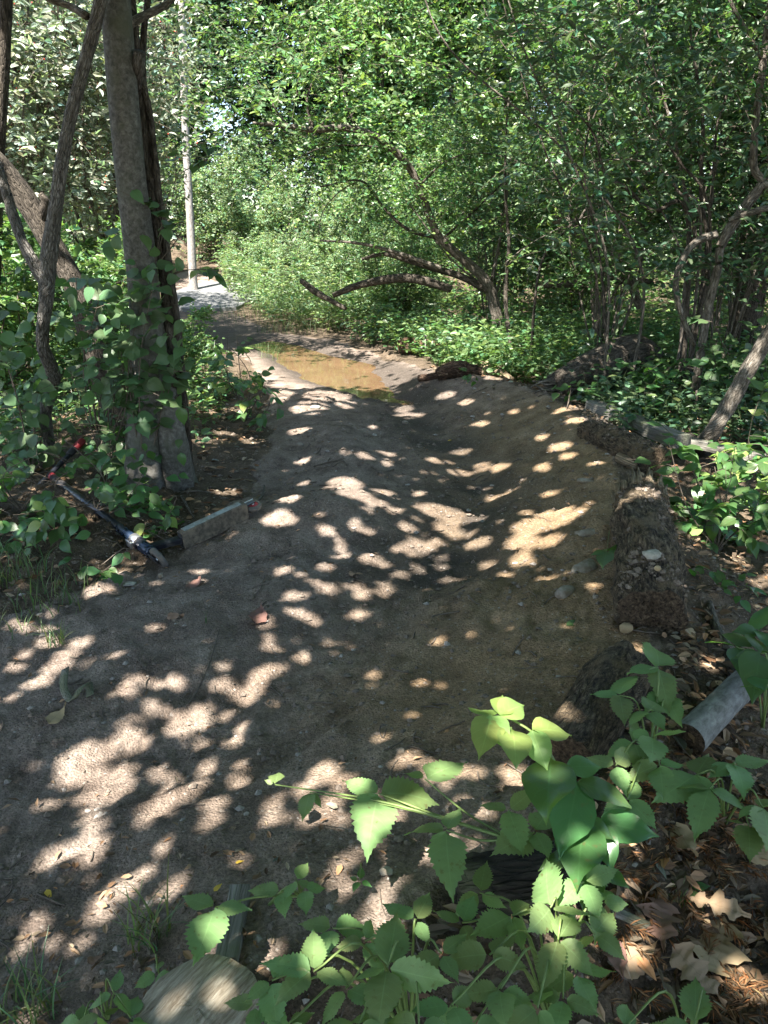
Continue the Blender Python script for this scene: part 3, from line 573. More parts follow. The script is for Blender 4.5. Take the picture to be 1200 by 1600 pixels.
# unseen trees added around the viewer to carry the shade canopy
for k, lab in ((1, 'tall tree whose crown hangs over the dirt at the photo\'s left front'), (2, 'unseen tall tree added behind the viewer to shade the bramble plants'),
               (3, 'unseen tall tree added right of the berm, crown shading the splintered log'), (4, 'unseen tall tree added for thin shade behind the red-berried shrubs, with open crown'), (5, 'unseen tall tree added for shade at the far right thicket, crown above the puddle end')):
    bx, by = CT[k]['b']; z0 = hz(bx, by)
    t = thing('added_shade_tree', lab, 'tree', (bx, by, z0), 'unseen trees added to shade the trail')
    cx, cyy = CT[k]['c']; lean = np.array([(cx - bx) * .2, (cyy - by) * .2, 0])
    if k in (4,): lean *= 0
    pts = [np.array([bx, by, z0 - .15]), np.array([bx, by, z0 + 1.5]) + lean * .2, np.array([bx, by, z0 + 3.2]) + lean * .5, np.array([bx, by, z0 + 4.4]) + lean, np.array([bx, by, z0 + 5.8]) + lean * 1.3]
    limb('trunk', pts, [.17, .14, .12, .10, .06], M['darkbark'], t, sides=16, n=40, amp=.06, flare=.4, seed=k)
    crown_for(k, t, pts[2:], seed=10 + k, nl=10)

# ------------------------------------------------------------------ generic shrub / tree grower
def grow(name, label, cat, base, height, spread, nstem, mat, bark, seed, leafL=.06, leafW=.55, ntwig=16, nleaf=18, twigL=.55, arch=.35, r0=.02,
         lean=(0, 0), tpl=T6, group=None, outw=.45, hue=.25, val=.3, low=.2, berries=0, up=.55, stem_sides=6, ndroop=.25, start=None, jitter=.05, twig_mat='twig', crown='foliage', open_top=0):
    rng = np.random.default_rng(seed); home = np.asarray(base, float); base = np.zeros(3)
    t = thing(name, label, cat, base, group)
    TS, TD, TL = [], [], []
    for s in range(nstem):
        az = s * 2.4 + rng.uniform(0, 1.2); sp = spread * rng.uniform(.45, 1.1); hh = height * rng.uniform(.75, 1.08)
        tt = np.linspace(0, 1, 7)
        out = np.array([math.cos(az), math.sin(az)]) * sp
        path = np.zeros((7, 3)); path[:, :2] = base[:2] + out * (tt ** 1.25)[:, None] + np.array(lean) * (tt ** 1.5)[:, None] + np.array([math.cos(az), math.sin(az)]) * .05 * (nstem > 1)
        path[:, 2] = base[2] - .05 + hh * (tt + arch * (tt - tt ** 2) * 1.2)
        path[1:, :] += rng.normal(0, .035 * (1 + height * .25), (6, 3)) * [1, 1, .4]
        r = r0 * rng.uniform(.7, 1.2)
        fine = spline(path, 26)
        limb('stem' if nstem > 1 else 'trunk', path, r * np.linspace(1, .22, 7), M[bark], t, sides=stem_sides if nstem > 1 else 12, n=22, amp=.12, seed=seed + s, flare=0 if nstem > 1 else .3)
        n = ntwig
        q = low + (1 - low) * rng.random(n) ** .8; ii = np.clip((q * 25).astype(int), 0, 24)
        st = fine[ii]; tan = unit(fine[ii + 1] - fine[ii])
        d = rng.normal(0, 1, (n, 3)) * [1, 1, .45] + np.array([out[0], out[1], 0]) * .3 / max(spread, .1) + tan * .6 + [0, 0, .25]
        TS.append(st); TD.append(unit(d)); TL.append(twigL * rng.uniform(.5, 1.35, n) * (1.15 - .5 * q))
    TS = np.vstack(TS); TD = np.vstack(TD); TL = np.concatenate(TL); n = len(TS)
    # forked side twigs
    k2 = rng.random(n) * .6 + .3
    S2 = TS + TD * (TL * k2)[:, None]; D2 = unit(TD + rng.normal(0, .7, (n, 3)) * [1, 1, .6]); L2 = TL * .6
    TS = np.vstack([TS, S2]); TD = np.vstack([TD, D2]); TL = np.concatenate([TL, L2]); n = len(TS)
    w = np.linspace(0, 1, 4)[None, :, None]
    pts = TS[:, None] + TD[:, None] * (TL[:, None, None] * w) + np.array([0, 0, -1.]) * (ndroop * TL[:, None, None] * w ** 2)
    pts[:, 1:3] += rng.normal(0, .012, (n, 2, 3))
    V, F, bc = tubes(pts, np.clip(r0 * .22, .0022, .007) * np.linspace(1, .35, 4)[None] * np.ones((n, 1)), 3)
    o = mk('twigs', V, F, M[twig_mat], t, bc=bc); o['kind'] = 'stuff'
    lw = np.broadcast_to(np.linspace(.12, 1.0, nleaf)[None], (n, nleaf)) + rng.normal(0, .03, (n, nleaf))
    w = lw[..., None]
    P = TS[:, None] + TD[:, None] * (TL[:, None, None] * w) + np.array([0, 0, -1.]) * (ndroop * TL[:, None, None] * w ** 2)
    side = unit(np.cross(TD, [0, 0, 1.]))[:, None] * np.where(np.arange(nleaf) % 2, 1, -1)[None, :, None]
    D = side + TD[:, None] * .7 + rng.normal(0, .45, (n, nleaf, 3)) - [0, 0, .15]
    P = (P + rng.normal(0, jitter, (n, nleaf, 3)) * .6).reshape(-1, 3); D = D.reshape(-1, 3)
    N = np.array([0, 0, up]) + rng.normal(0, .42, P.shape); N[:, :2] += outw * unit(P[:, :2])
    keep = P[:, 2] > .03; P, D, N = P[keep], D[keep], N[keep]
    L = leafL * rng.uniform(.6, 1.25, len(P)); W = L * leafW * rng.uniform(.85, 1.15, len(P))
    V, F = leaves(P, D, N, L, W, tpl)
    clump = np.repeat(1 + .5 * fbm(P[:, 0] * 2.2 + P[:, 1], P[:, 2] * 2.2 - P[:, 1] * .5, 2, seed), len(tpl[0]))[:, None]
    o = mk(crown, V, [F], M[mat], t, col=leafcol(len(P), rng, len(tpl[0]), hue, val) * clump, smooth=False); o['kind'] = 'stuff'
    if berries:
        i = rng.integers(0, len(P), berries); C = P[i] + rng.normal(0, .02, (berries, 3)) - [0, 0, .015]
        octv = np.array([(1, 0, 0), (-1, 0, 0), (0, 1, 0), (0, -1, 0), (0, 0, 1), (0, 0, -1)]) * .009
        of = np.array([(0, 2, 4), (2, 1, 4), (1, 3, 4), (3, 0, 4), (2, 0, 5), (1, 2, 5), (3, 1, 5), (0, 3, 5)])
        V = (C[:, None] + octv[None] * rng.uniform(.8, 1.3, (berries, 1, 1))).reshape(-1, 3)
        F = (of[None] + (np.arange(berries) * 6)[:, None, None]).reshape(-1, 3)
        o = mk('berries', V, [F], M['fruit'], t); o['kind'] = 'stuff'
    t.location = home
    return t
def dup(root, loc, rotz, scale, label):
    r = root.copy(); COL.objects.link(r); r.location = loc; r.rotation_euler = (0, 0, rotz); r.scale = (scale,) * 3 if not hasattr(scale, '__len__') else scale; r['label'] = label
    for ch in root.children:
        c = ch.copy(); COL.objects.link(c); c.parent = r; c.matrix_parent_inverse = Matrix()
    return r
def gz(x, y): return np.array([x, y, hz(x, y)])
def low_plants(name, label, cat, pts, mat, seed, hmin, hmax, nl, L, Wd=.6, tpl=T6, kind='stuff', hue=.25, val=.3, stems=True, spreadf=.35):
    """a dense mass of upright leafy herbs at the given ground points"""
    rng = np.random.default_rng(seed); pts = np.asarray(pts); n = len(pts)
    z = hgt(pts[:, 0], pts[:, 1]); B = np.c_[pts, z]
    H = rng.uniform(hmin, hmax, n)
    lean = rng.normal(0, .22, (n, 2))
    w = np.linspace(.25, 1, nl)[None, :] + rng.normal(0, .05, (n, nl))
    P = np.zeros((n, nl, 3)); P[..., 2] = B[:, None, 2] + H[:, None] * w
    P[..., :2] = B[:, None, :2] + lean[:, None] * (H[:, None] * w ** 1.6)[..., None]
    a = np.arange(nl)[None] * 2.4 + rng.uniform(0, 6, (n, 1)) + rng.normal(0, .3, (n, nl))
    D = np.stack([np.cos(a), np.sin(a), rng.normal(.05, .3, (n, nl))], -1)
    P = P + D * (rng.uniform(0, spreadf, (n, nl)) * L)[..., None]
    P, D = P.reshape(-1, 3), D.reshape(-1, 3); N = np.array([0, 0, 1.]) + rng.normal(0, .35, P.shape)
    LL = L * rng.uniform(.55, 1.2, len(P))
    V, F = leaves(P, D, N, LL, LL * Wd, tpl)
    c = leafcol(len(P), rng, len(tpl[0]), hue, val)
    if stems:
        w4 = np.linspace(0, 1, 4)[None, :, None]
        SP = B[:, None] + np.concatenate([lean[:, None] * H[:, None, None] * w4 ** 1.6, (H[:, None, None] * w4)], -1)
        SV, SF, _ = tubes(SP, np.full((n, 4), .0025) * np.linspace(1, .5, 4), 3)
        F2 = SF[0] + len(V); cs = np.tile(np.array([[.9, .75, .6]]), (len(SV), 1))
        o = mk(name, np.vstack([V, SV]), [F, F2] if F.shape[1] == 4 else [F, F2], M[mat], col=np.vstack([c, cs]), smooth=False)
    else:
        o = mk(name, V, [F], M[mat], col=c, smooth=False)
    if kind == 'stuff': o['kind'] = 'stuff'
    o['label'] = label; o['category'] = cat
    return o
# ------------------------------------------------------------------ left: stems beside the grey tree
y1 = 4.55
t = thing('gnarled_shrub', 'gnarled ridged-bark stem with a crooked fork, left of the grey tree', 'shrub', gr(80, 716))
limb('stem', [gr(80, 716) + [0, 0, -.05], at(76, 690, 5.25), at(72, 640, 5.05), at(84, 590, 4.85), at(66, 535, 4.65), at(72, 470, y1), at(74, 420, y1), at(86, 330, y1), at(104, 210, y1), at(135, 90, y1), at(160, -10, y1), at(190, -160, y1)],
     [.036, .036, .035, .04, .034, .037, .046, .037, .032, .031, .03, .024], M['rough'], t, sides=22, n=110, amp=.14, freq=7, ridges=.08, seed=4)
limb('stem', [at(70, 440, y1), at(52, 410, y1), at(34, 375, y1 + .05), at(22, 340, y1 + .1), at(0, 270, y1 + .15), at(-30, 200, y1 + .2)], [.036, .03, .029, .028, .026, .026], M['rough'], t, sides=16, n=50, amp=.15, ridges=.08, seed=6)
limb('branch', [at(135, 25, y1), at(110, 10, y1 + .1), at(70, -5, y1 + .1), at(30, -40, y1 + .1)], [.022, .018, .015, .012], M['grey'], t, sides=8, n=20, seed=5)
t = thing('leaning_tree', 'dark grey trunk leaning to the photo\'s left edge behind the gnarled stem', 'tree', gr(165, 690))
y2 = 5.75
limb('trunk', [gr(165, 690) + [.1, .2, -.1], at(152, 560, y2), at(120, 455, y2), at(80, 380, y2), at(45, 320, y2), at(8, 272, y2), at(-40, 215, y2), at(-120, 90, y2), at(-200, -100, y2)],
     [.105, .09, .078, .078, .078, .08, .075, .07, .05], M['darkbark'], t, sides=24, n=70, amp=.06, seed=14)
limb('branch_stub', [at(66, 345, y2), at(72, 318, y2 - .08), at(62, 302, y2 - .1)], [.05, .035, .02], M['darkbark'], t, sides=10, n=12, seed=9)
t = thing('slender_tree', 'thin upright dark trunk cut by the photo\'s left edge', 'tree', gr(-25, 640))
limb('trunk', [gr(-25, 640) + [0, 0, -.1], at(-12, 450, 6.3), at(-4, 250, 6.3), at(3, 120, 6.3), at(8, 0, 6.3), at(14, -160, 6.3)], [.07, .06, .05, .05, .05, .045], M['darkbark'], t, sides=14, n=40, amp=.08, seed=19)

# red-berried shrubs, sunlit, behind the grey tree
HG = 'red-berried honeysuckle shrubs behind the grey tree'
BL = [(-4.55, 9.9, 1.0, 'tall sunlit pale-leaved shrub with red berries at the photo\'s left edge'), (-3.55, 10.4, 1.0, 'tall sunlit red-berried shrub between the gnarled stem and grey trunk'), (-4.0, 12.4, .9, 'sunlit red-berried shrub just right of the grey trunk'), (-5.9, 12.4, 1.25, 'tall pale shrub behind the other red-berried shrubs'), (-6.2, 14.6, 1.15, 'pale shrub glimpsed behind the grey trunk')]
bp = None
for i, (x, y, k, lab) in enumerate(BL):
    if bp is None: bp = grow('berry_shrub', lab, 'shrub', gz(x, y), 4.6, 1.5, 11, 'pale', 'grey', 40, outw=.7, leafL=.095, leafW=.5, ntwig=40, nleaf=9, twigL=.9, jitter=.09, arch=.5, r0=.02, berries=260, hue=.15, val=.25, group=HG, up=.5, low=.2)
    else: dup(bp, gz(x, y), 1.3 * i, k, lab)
LB = [(-3.3, 6.7, .8, 'low green bush under the leaning trunk at the left edge'), (-2.9, 8.0, .75, 'low sprawling bush behind the gnarled stem base'), (-2.05, 7.5, .5, 'small green bush directly behind the grey trunk'), (-4.1, 7.9, 1.1, 'low green bush beyond the left edge of the photo'), (-3.4, 9.2, 1., 'low green bush under the red-berried shrubs')]
lp = None
for i, (x, y, k, lab) in enumerate(LB):
    if lp is None: lp = grow('low_bush', lab, 'shrub', gz(x, y), 1.5, .8, 8, 'shrub', 'twig', 60, leafL=.08, leafW=.58, ntwig=22, nleaf=15, twigL=.5, r0=.01, low=.05, group='low bushes left of the trail')
    else: dup(lp, gz(x, y), 1.7 * i, k, lab)

# far thin tree by the pale stone path
b = gz(-4.55, 19.3)
t = thing('thin_tree', 'thin pale straight tree trunk beside the far end of the trail', 'tree', b)
tp = [b + [0, 0, -.1], at(302, 440, 19.3), at(297, 340, 19.3), at(291, 230, 19.3), at(287, 120, 19.3), at(283, 0, 19.3), at(276, -150, 19.3)]
limb('trunk', tp, [.12, .10, .092, .085, .08, .072, .06], M['palebark'], t, sides=14, n=60, amp=.08, seed=21)

# tall weeds lit by the sun round the bend, and the shrubs behind them
rng = np.random.default_rng(77)
def scatter(n, x0, x1, y0, y1_, f):
    x = rng.uniform(x0, x1, n); y = rng.uniform(y0, y1_, n); k = f(x, y); return np.stack([x[k], y[k]], 1)
pts = scatter(9000, -9, 1.0, 13.2, 22, lambda x, y: (trail_sd(x, y) < -.25) & (rng.random(len(x)) < .62) & (x > -9 + 0 * y) & ((x > -1.9 - (y - 13) * .36) | (y > 20.5)))
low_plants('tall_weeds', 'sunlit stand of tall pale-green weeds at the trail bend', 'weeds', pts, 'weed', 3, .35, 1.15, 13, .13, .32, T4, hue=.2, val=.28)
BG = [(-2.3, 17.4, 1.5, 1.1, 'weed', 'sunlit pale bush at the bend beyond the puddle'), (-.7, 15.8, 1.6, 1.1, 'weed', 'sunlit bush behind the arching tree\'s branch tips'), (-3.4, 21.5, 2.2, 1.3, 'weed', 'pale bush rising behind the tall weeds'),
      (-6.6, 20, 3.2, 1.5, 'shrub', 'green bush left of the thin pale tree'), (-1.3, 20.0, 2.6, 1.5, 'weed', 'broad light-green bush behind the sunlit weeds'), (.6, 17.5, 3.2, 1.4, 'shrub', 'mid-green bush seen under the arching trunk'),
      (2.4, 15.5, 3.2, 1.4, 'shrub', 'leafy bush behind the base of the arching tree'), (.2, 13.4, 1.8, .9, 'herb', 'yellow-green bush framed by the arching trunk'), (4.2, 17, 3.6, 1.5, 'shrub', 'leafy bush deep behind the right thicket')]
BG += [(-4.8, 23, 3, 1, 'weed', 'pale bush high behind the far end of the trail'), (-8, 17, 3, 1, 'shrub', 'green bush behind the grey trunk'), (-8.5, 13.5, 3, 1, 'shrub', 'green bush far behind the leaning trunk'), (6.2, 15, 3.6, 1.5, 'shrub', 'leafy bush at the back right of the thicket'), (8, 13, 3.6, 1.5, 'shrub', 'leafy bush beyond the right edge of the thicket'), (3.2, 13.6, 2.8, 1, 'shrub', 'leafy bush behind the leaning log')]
bps = {}
for i, (x, y, h, s, m, lab) in enumerate(BG):
    if m not in bps: bps[m] = grow('bush', lab, 'shrub', gz(x, y), 2.9, 1.35, 9, m, 'twig', 80 + i, leafL=.085, leafW=.5, ntwig=52, nleaf=17, twigL=.75, r0=.018, tpl=T4, hue=.25, low=.04, group='bushes behind the bend'); bps[m].scale = (h / 2.9,) * 3
    else: dup(bps[m], gz(x, y), 1.1 * i, h / 2.9, lab)
# backmost trees, closing the view
FT = [(-9.5, 24, 10, 2.6, 'shrub', 'tall leafy tree far behind the red-berried shrubs'), (-6.4, 27, 11, 2.2, 'dark', 'dark tall tree rising left of the thin pale trunk'), (-3.4, 26, 10, 2.4, 'dark', 'dark tall tree above the sunlit weeds'), (-.4, 24.5, 10, 2.6, 'shrub', 'tall tree above the bend of the trail'),
      (2.6, 23, 10, 2.6, 'shrub', 'tall tree behind the arching tree'), (6.2, 22, 10, 2.8, 'dark', 'tall tree far behind the right thicket'), (9.8, 21, 10, 2.8, 'dark', 'tall dark tree at the far right edge'), (-13, 22, 10, 2.8, 'dark', 'tall tree beyond the photo\'s left edge'),
      (4.4, 30, 12, 3.4, 'dark', 'dark tree in the last row behind the thicket'), (-1.8, 33, 13, 3.4, 'dark', 'dark tree in the last row above the bend'), (10, 30, 12, 3.6, 'dark', 'dark tree in the last row at the right'), (-9.6, 34, 12, 3.0, 'dark', 'dark tree in the last row at the left')]
FT += [(14, 24, 11, 3, 'dark', 'tall tree beyond the right edge of the last row'), (13, 17, 10, 3, 'shrub', 'tall tree right of the thicket'), (-16, 16, 10, 3, 'shrub', 'tall tree left of the red-berried shrubs'), (7.5, 25.5, 11, 3, 'shrub', 'tall tree between the thicket and the last row'), (-12, 29, 12, 3, 'shrub', 'tall tree in the last row beyond the left edge'), (.8, 29, 12, 3, 'dark', 'dark tree in the last row behind the arching tree')]
fps = {}
for i, (x, y, h, s, m, lab) in enumerate(FT):
    if m not in fps: fps[m] = grow('forest_tree', lab, 'tree', gz(x, y), 10, 2.7, 7, m, 'darkbark', 120 + i, leafL=.17, leafW=.6, ntwig=95, nleaf=24, twigL=1.6, arch=.3, r0=.07, tpl=T4, group='tall trees closing the view', low=.02, jitter=.2); fps[m].scale = (h / 10,) * 3
    else: dup(fps[m], gz(x, y), 1.9 * i, h / 10, lab)

# ------------------------------------------------------------------ centre: arching tree
Yc = 11.2
t = thing('arching_tree', 'tree with a trunk arching over towards the bend beyond the puddle', 'tree', gz(at(790, 470, Yc)[0], Yc))
bb = gz(at(792, 470, Yc)[0], Yc)
arch_pts = [bb + [0, 0, -.1], at(765, 452, Yc), at(735, 415, Yc), at(690, 375, Yc - .1), at(672, 340, Yc - .2), at(655, 290, Yc - .3), at(630, 250, Yc - .4), at(590, 215, Yc - .6), at(540, 200, Yc - .8), at(490, 203, Yc - 1.), at(450, 197, Yc - 1.1), at(395, 192, Yc - 1.2)]
limb('trunk', arch_pts, [.095, .075, .068, .056, .048, .05, .046, .043, .04, .036, .027, .014], M['grey'], t, sides=16, n=100, amp=.1, seed=31)
brs = [([(765, 455), (720, 432), (680, 420), (640, 408), (600, 397), (565, 405)], .05, 0), ([(690, 420), (620, 395), (560, 380), (500, 376)], .032, -.2), ([(700, 375), (640, 360), (600, 325), (565, 283), (500, 292)], .025, .1), ([(560, 283), (530, 300), (505, 330), (497, 370)], .014, .1),
       ([(490, 203), (483, 180), (480, 155), (487, 130)], .03, -1.0), ([(450, 197), (430, 170), (420, 145)], .02, -1.1), ([(600, 225), (560, 200), (540, 160), (525, 40), (518, -40)], .012, -.6), ([(655, 290), (700, 250), (760, 240), (840, 262)], .02, -.3),
       ([(640, 260), (600, 232), (520, 228), (470, 245), (415, 285)], .015, -.5), ([(765, 455), (780, 380), (792, 300), (790, 220), (800, 100)], .035, .2), ([(690, 375), (740, 330), (800, 270), (850, 200)], .025, .1), ([(760, 450), (700, 400), (640, 320), (610, 300)], .02, .3)]
for i, (L, r, dy) in enumerate(brs):
    limb('branch', [at(u, v, Yc + dy) for u, v in L], r * (1.15 if i < 3 else .8) * np.linspace(1, .35, len(L)), M['grey' if i % 2 else 'darkbark'], t, sides=7, n=26, amp=.12, seed=60 + i)
def sprays(root, seeds_pts, n, mat, seed, L=.075, Wd=.55, tl=.6, nleaf=18, vert=.5, tpl=T6, spread=.45, hue=.25, val=.3, droop=.3, name='foliage', direc=None):
    """leafy twigs springing from given points, added as twigs + foliage parts"""
    rng = np.random.default_rng(seed); sp = np.asarray(seeds_pts)
    S = sp[rng.integers(0, len(sp), n)] + rng.normal(0, spread, (n, 3)) * [1, 1, .8]
    D = rng.normal(0, 1, (n, 3)) * [1, 1, vert] + [0, 0, .1]
    if direc is not None: D = D + np.asarray(direc)
    D = unit(D); TL = tl * rng.uniform(.5, 1.3, n)
    w = np.linspace(0, 1, 4)[None, :, None]
    pts = S[:, None] + D[:, None] * (TL[:, None, None] * w) - np.array([0, 0, 1.]) * (droop * TL[:, None, None] * w ** 2)
    V, F, bc = tubes(pts, np.full((n, 4), .0035) * np.linspace(1, .4, 4), 3)
    o = mk('twigs', V, F, M['twig'], root, bc=bc); o['kind'] = 'stuff'
    w = (np.linspace(.08, 1, nleaf)[None] + rng.normal(0, .03, (n, nleaf)))[..., None]
    P = S[:, None] + D[:, None] * (TL[:, None, None] * w) - np.array([0, 0, 1.]) * (droop * TL[:, None, None] * w ** 2)
    side = unit(np.cross(D, [0, 0, 1.]))[:, None] * np.where(np.arange(nleaf) % 2, 1, -1)[None, :, None]
    DD = side + D[:, None] * .7 + rng.normal(0, .4, (n, nleaf, 3)) - [0, 0, .15]
    P = P.reshape(-1, 3); DD = DD.reshape(-1, 3); N = np.array([0, -.3, .7]) + rng.normal(0, .4, P.shape)
    k = P[:, 2] > hgt(P[:, 0], P[:, 1]) + .02; P, DD, N = P[k], DD[k], N[k]
    LL = L * rng.uniform(.6, 1.25, len(P))
    V, F = leaves(P, DD, N, LL, LL * Wd, tpl)
    clump = np.repeat(1 + .5 * fbm(P[:, 0] * 2.2 + P[:, 1], P[:, 2] * 2.2 - P[:, 1] * .5, 2, seed), len(tpl[0]))[:, None]
    o = mk(name, V, [F], M[mat], root, col=leafcol(len(P), rng, len(tpl[0]), hue, val) * clump, smooth=False); o['kind'] = 'stuff'
cr = []
rng = np.random.default_rng(9)
for _ in range(170):
    u, v = rng.uniform(330, 860), rng.uniform(-330, 190)
    cr.append(at(u, v, rng.uniform(8.8, 12.2)))
for _ in range(60):
    cr.append(at(rng.uniform(400, 800), rng.uniform(190, 350), rng.uniform(10.2, 12.5)))
sprays(t, cr, 1150, 'shrub', 201, L=.075, nleaf=18, tl=.65, spread=.22, name='crown')

# ------------------------------------------------------------------ right thicket
TG = 'shrubs of the dark thicket on the right'
TH = [(2.6, 9.2, 4.2, 1.2, 'many-stemmed shrub just right of the arching tree'), (3.6, 8.4, 4.6, 1.3, 'tall shrub with crossing stems in the middle of the dark thicket'), (4.6, 9.6, 4.8, 1.4, 'tall shrub at the back of the dark thicket'),
      (4.3, 7.2, 4.4, 1.1, 'tall many-stemmed shrub at the photo\'s right edge'), (5.6, 8.2, 4.8, 1.4, 'shrub beyond the right edge of the dark thicket'), (3.2, 11.0, 4.6, 1.3, 'shrub behind the fallen dark pole'), (5.4, 12.0, 5.0, 1.5, 'shrub in the deepest corner of the dark thicket'), (1.7, 12.6, 3.2, 1.0, 'shrub right behind the arching tree\'s base')]
tps = {}
for i, (x, y, h, s, lab) in enumerate(TH):
    m = 'dark' if i % 3 else 'shrub'
    if m not in tps: tps[m] = grow('thicket_shrub', lab, 'shrub', gz(x, y), 4.4, 1.3, 11, m, 'grey', 160 + i, leafL=.075, leafW=.52, ntwig=30, nleaf=17, twigL=.7, arch=.35, r0=.014, group=TG, low=.16, val=.3)
    else: dup(tps[m], gz(x, y), 1.4 * i, h / 4.4, lab)
# crooked bare stems in front of the thicket
Yr = 6.7
t = thing('crooked_tree', 'crooked grey-brown small tree bending up along the photo\'s right edge', 'tree', gr(1085, 640))
limb('trunk', [gr(1082, 642) + [0, 0, -.06], at(1092, 570, Yr), at(1105, 490, Yr), at(1122, 420, Yr), at(1128, 375, Yr), at(1165, 320, Yr), at(1190, 285, Yr), at(1178, 262, Yr), at(1180, 200, Yr), at(1192, 100, Yr), at(1205, -10, Yr), at(1215, -160, Yr)],
     [.042, .036, .034, .032, .033, .035, .033, .03, .028, .028, .024, .02], M['grey'], t, sides=14, n=90, amp=.1, seed=71)
limb('branch', [at(1120, 365, Yr), at(1085, 380, Yr), at(1062, 415, Yr - .05), at(1056, 450, Yr - .05), at(1066, 495, Yr), at(1085, 540, Yr + .05)], [.035, .03, .026, .025, .022, .02], M['grey'], t, sides=10, n=36, amp=.1, seed=72)
limb('branch', [at(1190, 285, Yr), at(1215, 300, Yr), at(1260, 300, Yr)], [.03, .028, .02], M['grey'], t, sides=8, n=14, seed=73)
limb('branch', [at(1140, 345, Yr), at(1180, 330, Yr - .1), at(1230, 318, Yr - .1)], [.028, .026, .02], M['grey'], t, sides=8, n=14, seed=74)
limb('branch', [at(1190, 90, Yr), at(1165, 45, Yr - .1), at(1140, 0, Yr - .1), at(1120, -60, Yr - .1)], [.02, .016, .014, .01], M['grey'], t, sides=8, n=20, seed=75)
sprays(t, [at(u, v, y) for u, v, y in ((1150, 0, 6.2), (1190, 60, 6.4), (1060, -20, 6.2), (960, 30, 5.8), (900, 60, 5.8), (870, 110, 5.9), (1000, 80, 6.2), (1180, 170, 6.3), (1080, 100, 6.3), (830, 20, 6.1), (930, -60, 6))], 70, 'dark', 301, L=.085, Wd=.42, nleaf=14, tl=.55, spread=.3, droop=.5, name='crown')
Yn = 5.3
t = thing('bent_sapling', 'leaning grey trunk rising from the weathered plank to the right edge', 'tree', gr(1098, 700))
limb('trunk', [gr(1095, 702) + [-.03, 0, -.05], at(1112, 676, Yn), at(1140, 630, Yn), at(1165, 585, Yn), at(1195, 535, Yn), at(1235, 470, Yn), at(1290, 360, Yn), at(1330, 150, Yn), at(1340, -100, Yn)], [.075, .058, .055, .054, .052, .05, .045, .04, .03], M['grey'], t, sides=18, n=70, amp=.1, seed=81)
limb('root', [gr(1098, 700) + [0, 0, .02], gr(1070, 692) + [0, -.05, .05], gr(1050, 700) + [0, -.05, -.02]], [.055, .05, .03], M['grey'], t, sides=10, n=14, seed=82)
ST = [([(1068, 470), (1075, 380), (1070, 300), (1050, 200), (1020, 100), (1000, 20), (985, -60)], 7.6, .026, 'tall thin stem leaning left'), ([(1105, 420), (1095, 300), (1098, 180), (1080, 60), (1075, -60)], 7.4, .03, 'straight thin stem'),
      ([(1075, 340), (1020, 330), (980, 295), (945, 270), (930, 215), (900, 170)], 7.2, .03, ''), ([(1095, 350), (1060, 300), (1040, 270), (990, 250), (920, 252)], 7.3, .02, ''), ([(1110, 330), (1120, 200), (1140, 120), (1110, 20)], 7.5, .02, ''),
      ([(790, 470), (795, 380), (789, 290), (792, 180)], 9.6, .035, ''), ([(905, 345), (930, 300), (960, 250), (1010, 200)], 8.6, .018, ''), ([(835, 480), (850, 400), (900, 340), (890, 300), (940, 240)], 8.8, .022, ''),
      ([(1110, 350), (1060, 250), (1020, 190), (980, 95), (900, 60), (850, 50)], 7.0, .018, ''), ([(1000, 350), (960, 330), (900, 345), (830, 380), (790, 410)], 8.4, .012, '')]
t = thing('bare_stem_shrub', 'clump of bare dark arching stems at the front of the dark thicket', 'shrub', gz(*at(1085, 560, 7.4)[:2]))
root = gz(*at(1085, 560, 7.4)[:2]); root2 = gz(*at(820, 520, 9.2)[:2])
for i, (L, Y, r, _) in enumerate(ST):
    r = r * .72
    if i in (5, 7): continue
    P = [at(u, v, Y) for u, v in L]
    if L[0][0] > 1050: P = [root + [.03 * i - .1, .02 * i, -.05]] + P; rr = [r * 1.1] + list(r * np.linspace(1, .35, len(L)))
    else: rr = list(r * np.linspace(1, .35, len(L)))
    limb('stem', P, rr, M['darkbark' if i % 3 else 'grey'], t, sides=8, n=40, amp=.1, seed=90 + i)
rs = np.random.default_rng(515)
for i in range(8):
    u0, u1 = rs.uniform(900, 1200), 0; Y = rs.uniform(6.6, 8.6); b0 = gz(*at(u0, 560, Y)[:2]); u1 = u0 + rs.uniform(-330, 160); k = rs.uniform(-70, 70)
    limb('stem', [b0 + [0, 0, -.05], at(u0 + k * .3, 420, Y), at((u0 + u1) / 2 + k, 240, Y - .1), at(u1 + k * .4, 80, Y - .2), at(u1 - 40, -60, Y - .2)], rs.uniform(.008, .014) * np.array([1.1, 1, .8, .6, .4]), M['darkbark' if i % 2 else 'grey'], t, sides=6, n=30, amp=.1, seed=700 + i)
sprays(t, [at(rs.uniform(820, 1230), rs.uniform(-60, 430), rs.uniform(6.4, 8.2)) for _ in range(60)], 300, 'dark', 611, L=.085, Wd=.5, nleaf=13, tl=.6, spread=.15, droop=.35)
t2 = thing('slim_sapling', 'slim dark upright stems between arching tree and thicket', 'shrub', root2)
for i in (5, 7):
    L, Y, r, _ = ST[i]; r *= .72; P = [root2 + [.1 * (i - 6), 0, -.05]] + [at(u, v, Y) for u, v in L]
    limb('stem', P, [r * 1.1] + list(r * np.linspace(1, .35, len(L))), M['darkbark'], t2, sides=8, n=40, amp=.1, seed=90 + i)

